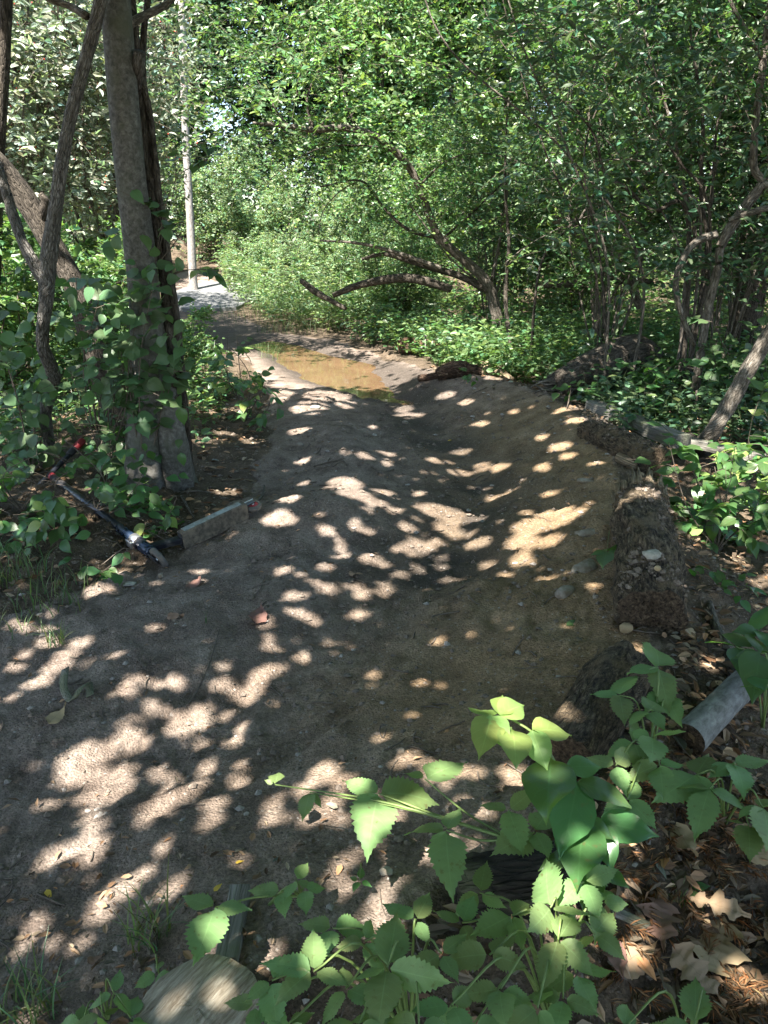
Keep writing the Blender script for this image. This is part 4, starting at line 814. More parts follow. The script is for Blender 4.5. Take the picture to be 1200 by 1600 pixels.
# leafy ground layer along the right side of the trail
rng = np.random.default_rng(11)
f = lambda x, y: (trail_sd(x, y) < -.22) & (rng.random(len(x)) < .9)
low_plants('ground_cover', 'dense knee-high leafy plants filling the bank beyond the puddle', 'undergrowth', scatter(3600, -1.2, 4.6, 7.2, 12.4, lambda x, y: f(x, y) & (y > 8.6 - np.clip(x - .9, 0, 9) * .8) & (x > .4 - (y - 9) * .45)), 'herb', 5, .15, .55, 9, .085, .68, T6)
low_plants('ground_cover', 'darker low leafy plants under the right thicket', 'undergrowth', scatter(2600, 1.7, 6.5, 5.4, 9.5, lambda x, y: f(x, y) & (y < 8.8 - np.clip(x - .9, 0, 9) * .3) & (rng.random(len(x)) < .75)), 'dark', 6, .1, .45, 7, .08, .68, T6)
low_plants('ground_cover', 'low leafy plants among the stems left of the trail', 'undergrowth', scatter(2400, -5.5, -1.0, 5.6, 12.5, lambda x, y: (trail_sd(x, y) < -.35) & (rng.random(len(x)) < .8)), 'herb', 7, .08, .35, 6, .075, .65, T6)
low_plants('forest_floor_plants', 'weedy mass on the forest floor behind the thicket', 'undergrowth', scatter(3000, -12, 14, 12.6, 24, lambda x, y: (trail_sd(x, y) < -.5) & (x > -1.0)), 'shrub', 8, .3, .9, 7, .14, .6, T4)
# ------------------------------------------------------------------ logs and old wood
def log(name, label, cat, pts, rad, mat, cap=None, sides=20, n=40, amp=.1, seed=0, **k):
    t = thing(name, label, cat, pts[0])
    limb('bark', pts, rad, M[mat], t, sides=sides, n=n, amp=amp, seed=seed, cap=M[cap] if cap else None, **k)
    return t
def crumbs(parent, a, e, r, n, seed, size=.004):
    # soil and rot crumbs caked over the upper side of a log
    rng = np.random.default_rng(seed); f = rng.random(n); an = rng.normal(0, .75, n); d = unit(e - a); A = unit(np.cross(d, [0, 0, 1.])); B = np.cross(A, d)
    C = a + (e - a) * f[:, None] + (A * np.sin(an)[:, None] + B * np.cos(an)[:, None]) * (r * rng.uniform(.93, 1.06, n))[:, None]
    S = size * rng.pareto(2.4, n).clip(.3, 4)
    U = np.array([(1, 0, .1), (.3, .9, -.1), (-.8, .5, .15), (-.7, -.6, -.1), (.4, -.9, .1), (0, 0, .8), (0, 0, -.7)])
    F = np.array([(0, 1, 5), (1, 2, 5), (2, 3, 5), (3, 4, 5), (4, 0, 5), (1, 0, 6), (2, 1, 6), (3, 2, 6), (4, 3, 6), (0, 4, 6)])
    V = C[:, None] + U[None] * (1 + rng.normal(0, .3, (n, 7, 3))) * S[:, None, None]
    o = mk('crumbs', V.reshape(-1, 3), [(F[None] + (np.arange(n) * 7)[:, None, None]).reshape(-1, 3)], M['clod'], parent, smooth=False); o['kind'] = 'stuff'
# the big splintered log lying on the crest of the berm
a = gr(1020, 985); a = on_z(1020, 948, .31); e = on_z(1002, 786, .38)
d = unit(e - a)
t = log('rotten_log', 'thick crumbling rotten log with soil and stones on top, on the berm crest', 'log', [a + [0, 0, -.04], a * .66 + e * .34, a * .33 + e * .67, e], [.118, .125, .12, .11], 'rotlog', 'rotend', sides=64, n=130, amp=.19, freq=13, seed=3, ridges=.05, stretch=.3)
rng = np.random.default_rng(3)
crumbs(t, a, e, .12, 1700, 5)
for k in range(26):   # splinters standing up at its broken far end
    an = k / 26 * 2 * math.pi + rng.normal(0, .1); rr = .115 + rng.uniform(-.02, .01)
    A = unit(np.cross(d, [0, 0, 1.])); B = np.cross(A, d)
    p0 = e + (A * math.cos(an) + B * math.sin(an)) * rr - d * .05
    if math.sin(an) < -.4: continue
    ln = rng.uniform(.07, .2)
    limb('splinter', [p0, p0 + d * ln * .5 + B * rng.uniform(0, .02), p0 + d * ln + (A * math.cos(an)) * .02 + B * rng.uniform(0, .03)], [.02, .014, .003], M['palewood'], t, sides=5, n=6, amp=.2, seed=k)
def rock(name, label, c, r, mat, seed, cat='stone', squash=.6, parent=None, rot=0, group=None):
    rng = np.random.default_rng(seed); n, m = 9, 14
    th = np.linspace(0, math.pi, n)[1:-1]; ph = np.arange(m) * 2 * math.pi / m
    U = np.array([(math.sin(a_) * math.cos(b_), math.sin(a_) * math.sin(b_), math.cos(a_)) for a_ in th for b_ in ph] + [(0, 0, 1), (0, 0, -1)])
    dd = 1 + .35 * noise3(U * 1.3 + seed, seed) + .15 * noise3(U * 3.1 + seed, seed + 1)
    r = np.asarray(r, float) if hasattr(r, '__len__') else np.array([r, r * .8, r * squash])
    V = U * dd[:, None]; V = np.clip(V, -.92, .92) * r
    c_, s_ = math.cos(rot), math.sin(rot); V = V @ np.array([[c_, s_, 0], [-s_, c_, 0], [0, 0, 1]]) + np.asarray(c)
    f = []
    for i in range(n - 3):
        for j in range(m): f.append((i * m + j, (i + 1) * m + j, (i + 1) * m + (j + 1) % m, i * m + (j + 1) % m))
    k = (n - 2) * m
    t3 = [(k, j, (j + 1) % m) for j in range(m)] + [(k + 1, (n - 3) * m + (j + 1) % m, (n - 3) * m + j) for j in range(m)]
    o = mk(name, V, [np.array(f), np.array(t3)], M[mat], parent)
    if label: tag(o, label, cat, group)
    return o
def wtop(u, v, z): return on_z(u, v, z)
rock('stone', 'pale flat stone lying on top of the thick rotten log', wtop(1018, 866, .455), (.038, .03, .016), 'palestone', 1)
rock('stone', 'small tan stone on the rotten log near the pale flat one', wtop(1028, 888, .45), (.014, .012, .01), 'tanstone', 2)
rock('stone', 'small grey stone on the rotten log towards its splintered end', wtop(1013, 846, .46), (.014, .01, .008), 'stone', 3)
rock('stone', 'small pale stone on the shady flank of the rotten log', wtop(1052, 866, .40), (.012, .014, .012), 'stone', 4)
rock('stone', 'grey half-buried stone in the berm, larger of two beside the rotten log', gr(912, 890, .0), (.085, .05, .035), 'stone', 5, rot=.7)
rock('stone', 'grey half-buried stone in the berm, lower of two beside the rotten log', gr(884, 926, .0), (.05, .035, .025), 'stone', 6, rot=.7)
rock('stone', 'yellowish stone in front of the rotten log end', gr(978, 986, .012), (.028, .022, .02), 'tanstone', 7)
rock('stone', 'flat dark-speckled stone on the berm above the half-buried ones', gr(918, 835, .004), (.07, .03, .02), 'stone', 8)
rock('stone', 'flat stone on the upper berm beside the short log stub', gr(915, 752, .004), (.06, .03, .012), 'stone', 9)
rock('stone', 'small pale stone on the berm left of the rotten log end', gr(931, 934, .004), (.014, .012, .01), 'stone', 10)
rock('stone', 'small flat pale stone on the dirt below the scooter wheel', gr(203, 914, .006), (.034, .022, .012), 'palestone', 11)
rock('stone', 'brown stone just under the scooter wheel', gr(251, 902, .006), (.016, .016, .016), 'stone', 12)
rock('stone', 'lone grey pebble on the bare sandy dirt near the bramble', gr(626, 1176, .006), (.013, .011, .009), 'stone', 13)
rock('stone', 'dark rounded stone on the left shoulder of the hump', gr(469, 697, .01), (.03, .022, .02), 'stone', 14)
rock('stone', 'pale stone at the edge of the lit sand before the puddle', gr(493, 638, .01), (.05, .03, .02), 'palestone', 15)
rock('stone', 'grey stone in the rut right of the hump', gr(633, 662, .01), (.03, .025, .02), 'stone', 16)
rock('stone', 'whitish stone between bramble leaves at the trail edge', gr(603, 1366, .008), (.017, .011, .009), 'palestone', 17)
rock('stone', 'dusty stone on the dirt near the lit hump', gr(632, 721, .01), (.03, .02, .015), 'stone', 18)

# logs further along the crest
P1 = on_z(918, 668, .31); P2 = on_z(1030, 724, .33)
tb = log('buried_log', 'crumbly log half sunk in soil along the berm crest past the rotten log', 'log', [P1 + [0, 0, -.02], P1 * .5 + P2 * .5 + [0, 0, .0], P2], [.075, .095, .085], 'rotlog', 'rotend', sides=36, n=70, amp=.24, freq=12, seed=7, stretch=.3)
crumbs(tb, P1, P2, .09, 700, 6)
P1 = gr(985, 731, .03); log('log_stub', 'short round pale wood stub poking from the berm by the sunken log', 'log', [P1 + [-.05, .09, .01], P1 + [.035, -.06, .0]], [.033, .033], 'palewood', 'palewood', sides=14, n=10, amp=.05, seed=8)
a = on_z(868, 604, .30); e = on_z(985, 552, .46)
t = log('dark_log', 'dark deeply furrowed rotting log rising behind the berm', 'log', [a, a * .6 + e * .4, e, e + (e - a) * .35 + [0, 0, -.15]], [.10, .14, .15, .12], 'darkbark', None, sides=32, n=60, amp=.09, freq=7, stretch=.08, ridges=.2, seed=12)
for k in range(9):
    p0 = a + np.array([rng.uniform(-.03, .03), rng.uniform(-.05, .05), rng.uniform(-.07, .08)]); limb('splinter', [p0, p0 + [-.08, -.01, rng.uniform(-.02, .03)], p0 + [-rng.uniform(.12, .22), -.03, rng.uniform(-.05, .05)]], [.022, .016, .004], M['grey'], t, sides=5, n=6, amp=.2, seed=k)
c = gr(871, 622, .03); log('round_log', 'short log with a dark round end facing the trail, before the dark log', 'log', [c + [-.28, .12, .02], c + [-.02, -.02, .02]], [.07, .075], 'rotlog', 'char', sides=20, n=16, amp=.08, seed=13)
# weathered planks
def board(name, label, a, e, wd, th, mat, up=(0, 0, 1), seed=0, cat='plank', parent=None):
    a, e = np.asarray(a, float), np.asarray(e, float); rng = np.random.default_rng(seed)
    d = unit(e - a); s = unit(np.cross(d, up)); u_ = np.cross(s, d); L = np.linalg.norm(e - a); n = 14
    V, bc = [], []
    prof = [(-.5, -.5), (-.46, .42), (-.4, .5), (.4, .5), (.46, .42), (.5, -.5)]
    for i in range(n):
        f = i / (n - 1); p = a + (e - a) * f
        for x, z in prof:
            q = p + s * (x * wd * (1 + rng.normal(0, .025))) + u_ * (z * th * (1 + rng.normal(0, .05))); V.append(q); bc.append((x * wd, z * th, f * L + seed))
    V = np.array(V); m = len(prof); F = [(i * m + j, i * m + (j + 1) % m, (i + 1) * m + (j + 1) % m, (i + 1) * m + j) for i in range(n - 1) for j in range(m)]
    caps = [tuple(range(m - 1, -1, -1)), tuple((n - 1) * m + j for j in range(m))]
    o = mk(name, V, [np.array(F), np.array(caps)], M[mat], parent, bc=np.array(bc), smooth=False)
    if label: tag(o, label, cat)
    return o
board('weathered_plank', 'long grey weathered beam lying behind the sunken log', on_z(925, 634, .27), on_z(1068, 690, .27), .13, .09, 'plank', seed=1)
board('weathered_plank', 'second grey board lying behind and beyond the long beam', on_z(1000, 672, .2), on_z(1190, 716, .2), .14, .04, 'plank', seed=2)
# far side of the turn
c = gr(722, 590, .05); log('red_stump', 'reddish crumbling chunk of rotten wood at the end of the berm', 'log', [c + [-.26, .05, -.02], c + [-.03, .08, .02], c + [.2, .1, -.02]], [.05, .085, .06], 'redrot', 'redrot', sides=24, n=30, amp=.35, freq=16, seed=15)
a = gr(655, 596, .03); e = gr(703, 590, .04); log('small_log', 'small round brown log before the reddish rotten chunk', 'log', [a, e], [.04, .042], 'redrot', 'rotend', sides=14, n=14, amp=.1, seed=16)
a = gr(742, 585, .05); e = gr(800, 600, .03); t = log('pale_log', 'pale split log with yellowish torn grain at the berm end', 'log', [a, a * .5 + e * .5 + [0, 0, .03], e], [.09, .085, .04], 'palewood', None, sides=18, n=30, amp=.22, freq=12, stretch=.08, ridges=.15, seed=17)
limb('splinter', [a + [-.02, -.02, .05], a + [-.09, .0, .14]], [.02, .006], M['plank'], t, sides=5, n=5)
a = at(627, 540, 10.6); e = at(693, 541, 10.3); t = log('bark_log', 'short reddish-barked log under the leaves across the puddle', 'log', [a, e], [.115, .11], 'redrot', 'rotend', sides=22, n=24, amp=.1, seed=18)
limb('pale_strip', [at(665, 524, 10.28), at(664, 538, 10.22), at(665, 552, 10.2)], [.014, .016, .014], M['palebark'], t, sides=6, n=8)
log('fallen_log', 'long grey fallen trunk lying in leaves below the arching tree', 'log', [at(520, 462, 11.2), at(560, 446, 11.2), at(610, 436, 11.2), at(650, 436, 11.1), at(705, 452, 11.0)], [.035, .05, .06, .062, .055], 'darkbark', 'redrot', sides=18, n=40, amp=.12, seed=20)
log('fallen_branch', 'dark fallen branch propped at the edge of the leaves past the puddle', 'log', [at(470, 438, 11.5), at(492, 455, 11.4), at(518, 470, 11.2), at(540, 482, 11)], [.035, .05, .035, .03], 'darkbark', None, sides=10, n=20, seed=22)
log('fallen_pole', 'dark horizontal fallen pole deep in the right thicket', 'log', [at(850, 446, 10.2), at(900, 442, 10.2), at(960, 438, 10.2), at(1020, 440, 10.2)], [.04, .055, .05, .03], 'darkbark', 'rotend', sides=12, n=24, seed=23)
log('leaning_log', 'broken leaning log in the right thicket above the dark pole', 'log', [at(866, 338, 9.8), at(895, 355, 9.8), at(930, 378, 9.8), at(975, 420, 9.9), at(1000, 480, 10)], [.075, .08, .07, .06, .05], 'grey', 'palewood', sides=14, n=24, seed=24)

# near edge of the banked turn
a = on_z(978, 1040, .26); e = on_z(880, 1190, .26); log('sunken_log', 'dark streaked log sunk in the trail edge behind the glossy sapling', 'log', [a, a * .5 + e * .5 + [0, 0, .012], e], [.075, .085, .08], 'rotlog', 'rotend', sides=36, n=70, amp=.22, freq=12, stretch=.1, ridges=.12, seed=25)
a = on_z(712, 1392, .22); e = on_z(862, 1372, .23); log('charred_log', 'blackened mossy log end under the bramble leaves', 'log', [a, e, e + [.1, .1, -.03]], [.075, .072, .06], 'char', 'char', sides=26, n=30, amp=.2, freq=12, seed=26)
a = gr(1072, 1172, .035); e = gr(1163, 1078, .035)
t = log('grey_branch', 'smooth grey branch piece lying on the leaf litter below the berm', 'branch', [a, e, e + (e - a) * .3], [.05, .046, .038], 'smoothgrey', 'rotend', sides=18, n=34, amp=.06, seed=27)
log('thin_branch', 'thin grey branch running up the slope right of the rotten log', 'branch', [gr(1150, 1075, .015), gr(1140, 1030, .018), gr(1118, 985, .015), gr(1108, 945, .01)], [.026, .022, .018, .012], 'grey', None, sides=10, n=24, amp=.1, seed=28)
# upright sawn log post in the foreground
def post():
    c = on_z(307, 1578, .25); t = thing('sawn_log', 'pale weathered sawn log end at the photo\'s bottom edge', 'log', (c[0], c[1], hz(c[0], c[1])))
    n, k = 40, 6; ax = unit(np.array([-.05, -.12, 1.])); A = unit(np.cross([0, 1., 0], ax)); B = np.cross(ax, A); rng = np.random.default_rng(2)
    th = np.arange(n) * 2 * math.pi / n; rad = .112 * (1 + .05 * np.sin(2 * th + .6) + .02 * np.sin(5 * th) + rng.normal(0, .006, n))
    ring = A * (np.cos(th) * rad)[:, None] + B * (np.sin(th) * rad)[:, None]
    V = []; 
    for z, s in ((-.34, 1.03), (-.2, 1.02), (-.06, 1.0), (-.012, 1.0)): V.append(c + ring * s + ax * z)
    side = np.vstack(V); F = [(i * n + j, i * n + (j + 1) % n, (i + 1) * n + (j + 1) % n, (i + 1) * n + j) for i in range(3) for j in range(n)]
    bc = np.c_[np.tile(ring @ A, 4), np.tile(ring @ B, 4), np.repeat([-.34, -.2, -.06, 0], n)]
    mk('bark', side, [np.array(F)], M['grey'], t, bc=bc)
    V = [c + ring + ax * -.012]
    for s in (.95, .8, .6, .4, .2): V.append(c + ring * s + ax * (.012 * (1 - s * s)) + ax * rng.normal(0, .0008, (n, 1)))
    W = np.vstack(V + [(c + ax * .012)[None]]); F = [(i * n + j, i * n + (j + 1) % n, (i + 1) * n + (j + 1) % n, (i + 1) * n + j) for i in range(5) for j in range(n)]
    t3 = [(5 * n + j, 5 * n + (j + 1) % n, 6 * n) for j in range(n)]
    ang = R(-35); A2 = A * math.cos(ang) + B * math.sin(ang); B2 = -A * math.sin(ang) + B * math.cos(ang)
    mk('sawn_face', W, [np.array(F), np.array(t3)], M['sawn'], t, bc=np.c_[(W - c) @ A2, (W - c) @ B2, (W - c) @ ax])
post()
board('wooden_stake', 'flat grey-brown wooden stake lying behind the sawn log end', gr(376, 1398, .02), gr(354, 1520, .03), .05, .022, 'plank', seed=5, cat='stake')
board('wood_chip', 'weathered wood splinter in the litter beside the oak leaves', gr(955, 1432, .02), gr(1025, 1464, .02), .022, .012, 'plank', seed=6, cat='wood chip')
# ------------------------------------------------------------------ kick scooter lying on its side
M['blackmetal'] = plain('black_paint', (.012, .013, .018), .28, .0, var=.2, scale=20, bump=.02, dirt=(.10, .085, .07), dscale=9, dlo=.6)
M['bluemetal'] = plain('blue_black_paint', (.012, .022, .045), .25, .1, var=.3, scale=20, bump=.02, dirt=(.10, .085, .07), dscale=9, dlo=.62)
M['silver'] = plain('brushed_metal', (.62, .62, .64), .3, .9, var=.15, scale=40, bump=.03)
M['rubber'] = plain('wheel_rubber', (.07, .068, .065), .7, var=.3, scale=40, dirt=(.16, .13, .10), dlo=.5)
M['redgrip'] = plain('red_grip', (.19, .010, .014), .6, var=.25, scale=60)
M['blackgrip'] = plain('black_grip', (.014, .014, .016), .6, var=.25, scale=60)
M['deckunder'] = plain('scuffed_deck', (.075, .062, .044), .75, .0, var=.6, scale=40, bump=.3, dirt=(.17, .135, .095), dscale=20, dlo=.5)
M['deckside'] = plain('deck_edge', (.26, .29, .275), .5, .3, var=.4, scale=30, bump=.1, dirt=(.17, .15, .11), dscale=12, dlo=.52)
M['griptape'] = plain('grip_tape', (.02, .02, .02), .95, var=.4, scale=300)
M['redcore'] = plain('red_wheel_core', (.35, .02, .03), .4, var=.2)
def cyl(name, a, b, r, mat, parent, sides=20, r2=None, capmat=True):
    a, b = np.asarray(a, float), np.asarray(b, float); d = unit(b - a)
    A = unit(np.cross(d, [.3, .2, .93])); B = np.cross(d, A); th = np.arange(sides) * 2 * math.pi / sides
    rg = A * np.cos(th)[:, None] + B * np.sin(th)[:, None]; r2 = r if r2 is None else r2; e = min(.002, r * .15)
    prof = [(a, r - e), (a + d * e, r), (b - d * e, r2), (b, r2 - e)]
    V = np.vstack([p + rg * q for p, q in prof] + [a[None], b[None]]); n = sides
    F = [(i * n + j, i * n + (j + 1) % n, (i + 1) * n + (j + 1) % n, (i + 1) * n + j) for i in range(3) for j in range(n)]
    t3 = [(4 * n, (j + 1) % n, j) for j in range(n)] + [(4 * n + 1, 3 * n + j, 3 * n + (j + 1) % n) for j in range(n)]
    return mk(name, V, [np.array(F), np.array(t3)], M[mat], parent, bc=V)
def boxm(name, c, ax, half, mat, parent, bev=.003):
    X, Y, Z = [np.asarray(q, float) for q in ax]; hx, hy, hz_ = half; V = []
    for k, (zx, s) in enumerate(((-hz_, -bev), (-hz_ + bev, 0), (hz_ - bev, 0), (hz_, -bev))):
        for x, y in ((-1, -1), (1, -1), (1, 1), (-1, 1)): V.append(np.asarray(c) + X * x * (hx + s) + Y * y * (hy + s) + Z * zx)
    F = [(i * 4 + j, i * 4 + (j + 1) % 4, (i + 1) * 4 + (j + 1) % 4, (i + 1) * 4 + j) for i in range(3) for j in range(4)] + [(3, 2, 1, 0), (12, 13, 14, 15)]
    return mk(name, np.array(V), [np.array(F)], M[mat], parent, smooth=False)
def wheel(c, ax, r, wd, parent, core):
    ax = unit(np.asarray(ax, float)); c = np.asarray(c, float)
    A = unit(np.cross(ax, [.2, .9, .3])); B = np.cross(ax, A); n = 32; th = np.arange(n) * 2 * math.pi / n
    rg = A * np.cos(th)[:, None] + B * np.sin(th)[:, None]
    prof = [(-.5, .62), (-.5, .82), (-.42, .93), (-.2, .99), (.2, .99), (.42, .93), (.5, .82), (.5, .62)]
    V = np.vstack([c + ax * x * wd + rg * q * r for x, q in prof]); m = len(prof)
    F = [(i * n + j, i * n + (j + 1) % n, (i + 1) * n + (j + 1) % n, (i + 1) * n + j) for i in range(m - 1) for j in range(n)]
    w_ = mk('wheel', V, [np.array(F)], M['rubber'], parent)
    cyl('rim', c - ax * wd * .36, c + ax * wd * .36, r * .64, core, w_, 24); cyl('axle_bolt', c - ax * wd * .75, c + ax * wd * .75, r * .12, 'silver', w_, 12)
def scooter():
    Wc = gr(250, 886, .05)                                        # front wheel
    Bc = on_z(78, 742, .16)                                       # where stem meets handlebar
    Ye = unit(Bc - Wc)                                            # along the stem
    Dk = gr(378, 800, .085)
    H0 = Wc + Ye * .085                                           # foot of the head tube
    Xe = Dk - H0; Xe = unit(Xe - Ye * (Xe @ Ye) * .82)            # along the deck
    Ze = unit(np.cross(Xe, Ye)); 
    if Ze[2] < 0: Ze = -Ze
    t = thing('kick_scooter', 'dusty black kick scooter lying on its side with a red-ended handlebar, beside the grey tree', 'scooter', gr(250, 888))
    L = np.linalg.norm(Bc - Wc)
    g1 = on_z(22, 790, .06); g2 = on_z(128, 680, .36); bx = unit(g2 - g1); hb = (np.linalg.norm(g2 - g1)) / 2; mid = Bc
    Zw = unit(bx - Ye * (bx @ Ye))                                # the fork is turned: wheel axle runs along the handlebar
    wheel(Wc, Zw, .064, .03, t, 'blackmetal')
    S1 = H0 + Ye * .17
    for s in (-1, 1): boxm('fork_blade', Wc + Ye * .045 + Zw * s * .022, (Ye, np.cross(Zw, Ye), Zw), (.058, .016, .004), 'blackmetal', t)
    cyl('fork_crown', Wc + Ye * .07, Wc + Ye * .095, .032, 'bluemetal', t)
    cyl('head_tube', Wc + Ye * .095, Wc + Ye * .20, .032, 'bluemetal', t)
    cyl('headset', Wc + Ye * .20, Wc + Ye * .215, .036, 'blackmetal', t)
    cl = cyl('clamp', Wc + Ye * .217, Wc + Ye * .275, .034, 'silver', t)
    side = unit(np.cross(Ye, Ze))
    side = side if side[1] < 0 else -side
    boxm('clamp_lug', Wc + Ye * .246 + side * .03 - Ze * .004, (Ye, side, Ze), (.029, .016, .022), 'silver', cl)
    for k in (-1, 1): cyl('bolt', Wc + Ye * (.246 + k * .013) + side * .036 + Ze * .012, Wc + Ye * (.246 + k * .013) + side * .036 + Ze * .023, .008, 'blackmetal', cl, 12)
    cyl('stem', Wc + Ye * .275, Wc + Ye * (.275 + .17), .026, 'bluemetal', t)
    cyl('stem', Wc + Ye * .445, Bc - Ye * .0, .023, 'blackmetal', t)
    cyl('red_band', Bc - Ye * .055, Bc - Ye * .025, .0242, 'redgrip', t)
    cyl('handlebar', mid - bx * hb, mid + bx * hb, .017, 'blackmetal', t)
    cyl('grip', mid + bx * (hb - .14), mid + bx * (hb - .075), .023, 'blackgrip', t); cyl('grip', mid + bx * (hb - .075), mid + bx * (hb + .01), .024, 'redgrip', t)
    cyl('grip', mid - bx * (hb + .01), mid - bx * (hb - .14), .023, 'blackgrip', t)
    # neck and deck
    ds = H0 + Xe * .17 - Ye * .02; de = ds + Xe * .40
    nk = boxm('neck', (Wc + Ye * .13 + ds) / 2 + Xe * .01, (unit(ds - Wc - Ye * .13), Ze, np.cross(unit(ds - Wc - Ye * .13), Ze)), (np.linalg.norm(ds - Wc - Ye * .13) / 2 + .01, .018, .022), 'blackmetal', t, .006)
    dn = unit(np.cross(Ze, Xe)); dn = dn if dn @ Ye > 0 else -dn
    # deck: a shallow channel section swept along Xe, width along Ze
    prof = [(-.055, -.026), (-.05, -.03), (.05, -.03), (.055, -.026), (.055, .018), (.051, .024), (-.051, .024), (-.055, .018)]
    n = 12; V = []
    for i in range(n):
        f = i / (n - 1); p = ds + Xe * .42 * f; k = 1 - .18 * max(0, (f - .85) / .15) - .12 * max(0, (.1 - f) / .1)
        for z, y in prof: V.append(p + Ze * z * k + dn * y)
    m = len(prof); F = [(i * m + j, i * m + (j + 1) % m, (i + 1) * m + (j + 1) % m, (i + 1) * m + j) for i in range(n - 1) for j in range(m)]
    dk = mk('deck', np.array(V), [np.array(F), np.array([tuple(range(m - 1, -1, -1)), tuple((n - 1) * m + j for j in range(m))])], M['deckunder'], t, smooth=False)
    boxm('grip_tape', ds + Xe * .21 + dn * .0255, (Xe, Ze, dn), (.19, .046, .001), 'griptape', dk, .0003)
    boxm('hollow_shade_plate', ds - Xe * .0015, (dn, Ze, Xe), (.02, .042, .001), 'griptape', dk, .0003)  # black plate painting the shade of a hollow deck end
    for s in (-1, 1): boxm('deck_edge', ds + Xe * .205 + Ze * s * .0555 - dn * .004, (Xe, dn, Ze), (.185, .019, .0015), 'deckside', dk, .0005)
    boxm('fender', ds + Xe * .455 + dn * .035, (Xe, Ze, dn), (.05, .02, .003), 'silver', t, .001)
    for s in (-1, 1): boxm('rear_dropout', ds + Xe * .445 + Ze * s * .022, (Xe, dn, Ze), (.04, .014, .003), 'blackmetal', t, .001)
    wheel(ds + Xe * .475 - dn * .004, Ze, .05, .024, t, 'redcore')
    return t
scooter()
# ------------------------------------------------------------------ near plants, every leaf a part
def leaf_shape(name, mat, width=.62, serr=0., seed=0, n=16, fold=.10, droop=.22, pleat=.012, tip=1.3, base=.6, wav=.03, lobes=0.):
    """unit-long leaf blade, base at the origin, along +Y"""
    rng = np.random.default_rng(seed); t = np.linspace(0, 1, n + 1)
    w = np.sin(math.pi * t ** base) ** (.85) * (1 - .25 * t) * (1 - t ** 8); w = w / w.max() * width / 2
    w[0] = .012; w[-1] = .004
    if tip > 1: w = w * np.where(t > .72, 1 - .35 * (tip - 1) * np.sin((t - .72) / .28 * math.pi), 1)
    if lobes: w = w * (1 - lobes * .5 * (1 + np.cos(t * 2 * math.pi * 3.5)))
    S = np.array([-1, -.5, 0, .5, 1]); V, UV = [], []
    ph = rng.uniform(0, 6, 4); cur = rng.normal(0, .06)
    for i in range(n + 1):
        for s in S:
            ww = w[i]; y = t[i]
            if abs(s) == 1 and serr and 0 < i < n:
                k = 1 if i % 2 else 0
                ww = ww * (1 + serr * (k - .4)) * (1 + rng.normal(0, serr * .25)); y = y + serr * .12 * k
            x = s * ww
            z = fold * abs(x) * (1.2 - y) - droop * y ** 2 + pleat * math.sin(2 * math.pi * (y * 8 - abs(s) * 1.5)) * (1 if abs(s) < 1 else .5) + wav * math.sin(5 * y + ph[0] + s) * abs(s) + wav * .5 * math.sin(11 * y + ph[1] - 2 * s) * abs(s)
            V.append((x + cur * y * y, y, z)); UV.append((s * .5 + .5, t[i]))
    c = 5; F = [(i * c + j, i * c + j + 1, (i + 1) * c + j + 1, (i + 1) * c + j) for i in range(n) for j in range(4)]
    return mk(name, np.array(V), [np.array(F)], M[mat], uv=np.array(UV), link=False)
SH = {
    'berry': [leaf_shape('bramble_leaflet', 'berry_leaf', .55 + .06 * (k % 3), .17, k, 26, droop=.08 + .04 * k, pleat=.004, base=.70, tip=1.7) for k in range(6)],
    'glossy': [leaf_shape('glossy_leaf', 'glossy', .56 + .04 * (k % 2), .03, 20 + k, 14, droop=.12 + .05 * k, pleat=.005, wav=.04, base=.85, tip=1.5) for k in range(4)],
    'young': [leaf_shape('young_leaf', 'young', .62, .03, 30 + k, 14, droop=.15 + .08 * k, pleat=.005, base=.78, tip=1.4) for k in range(3)],
    'round': [leaf_shape('round_leaf', 'round', .74 + .06 * (k % 3), .04, 40 + k, 10, droop=.1 + .06 * k, pleat=.0, tip=1.6, base=.62) for k in range(4)],
    'near': [leaf_shape('ovate_leaf', 'near', .58 + .05 * (k % 2), .02, 50 + k, 8, droop=.12 + .06 * k, pleat=.0, base=.74, tip=1.4) for k in range(4)],
    'dead': [leaf_shape('dead_leaf', 'dead', .55, .1, 60 + k, 12, fold=.3 * (k % 2), droop=-.1 + .12 * k, pleat=.02, wav=.09) for k in range(3)],
    'oak': [leaf_shape('oak_leaf', 'dead', .72, .12, 70 + k, 26, fold=.12, droop=.06 - .12 * (k % 2), pleat=.015, wav=.07, lobes=.62, base=.8) for k in range(4)],
    'yellow': [leaf_shape('yellow_leaf', 'yellow', .5, .0, 80, 6, wav=.05)],
}
_lr = np.random.default_rng(4321)
def put_leaf(name, kind, pos, d, nrm, L, parent=None, wid=1.):
    me = SH[kind][int(_lr.integers(len(SH[kind])))]
    d = unit(np.asarray(d, float)); s = unit(np.cross(d, np.asarray(nrm, float))); nn = np.cross(s, d)
    if name == 'leaf' and not parent: raise ValueError
    o = ob(name, me, parent)
    m = Matrix(((s[0] * L * wid, d[0] * L, nn[0] * L, pos[0]), (s[1] * L * wid, d[1] * L, nn[1] * L, pos[1]), (s[2] * L * wid, d[2] * L, nn[2] * L, pos[2]), (0, 0, 0, 1)))
    o.matrix_basis = m
    return o
def img_dir(u, v, z, ang, lpx):
    q0 = on_z(u, v, z); q1 = on_z(u + lpx * math.cos(R(ang)), v + lpx * math.sin(R(ang)), z)
    return q0, q1 - q0
def stalk(name, pts, r0, r1, parent, mat='cane', n=12, sides=6):
    Q = spline(np.asarray(pts, float), n); V, F, bc = tubes(Q[None], np.linspace(r0, r1, n)[None], sides)
    return mk(name, V, F, M[mat], parent, bc=bc)
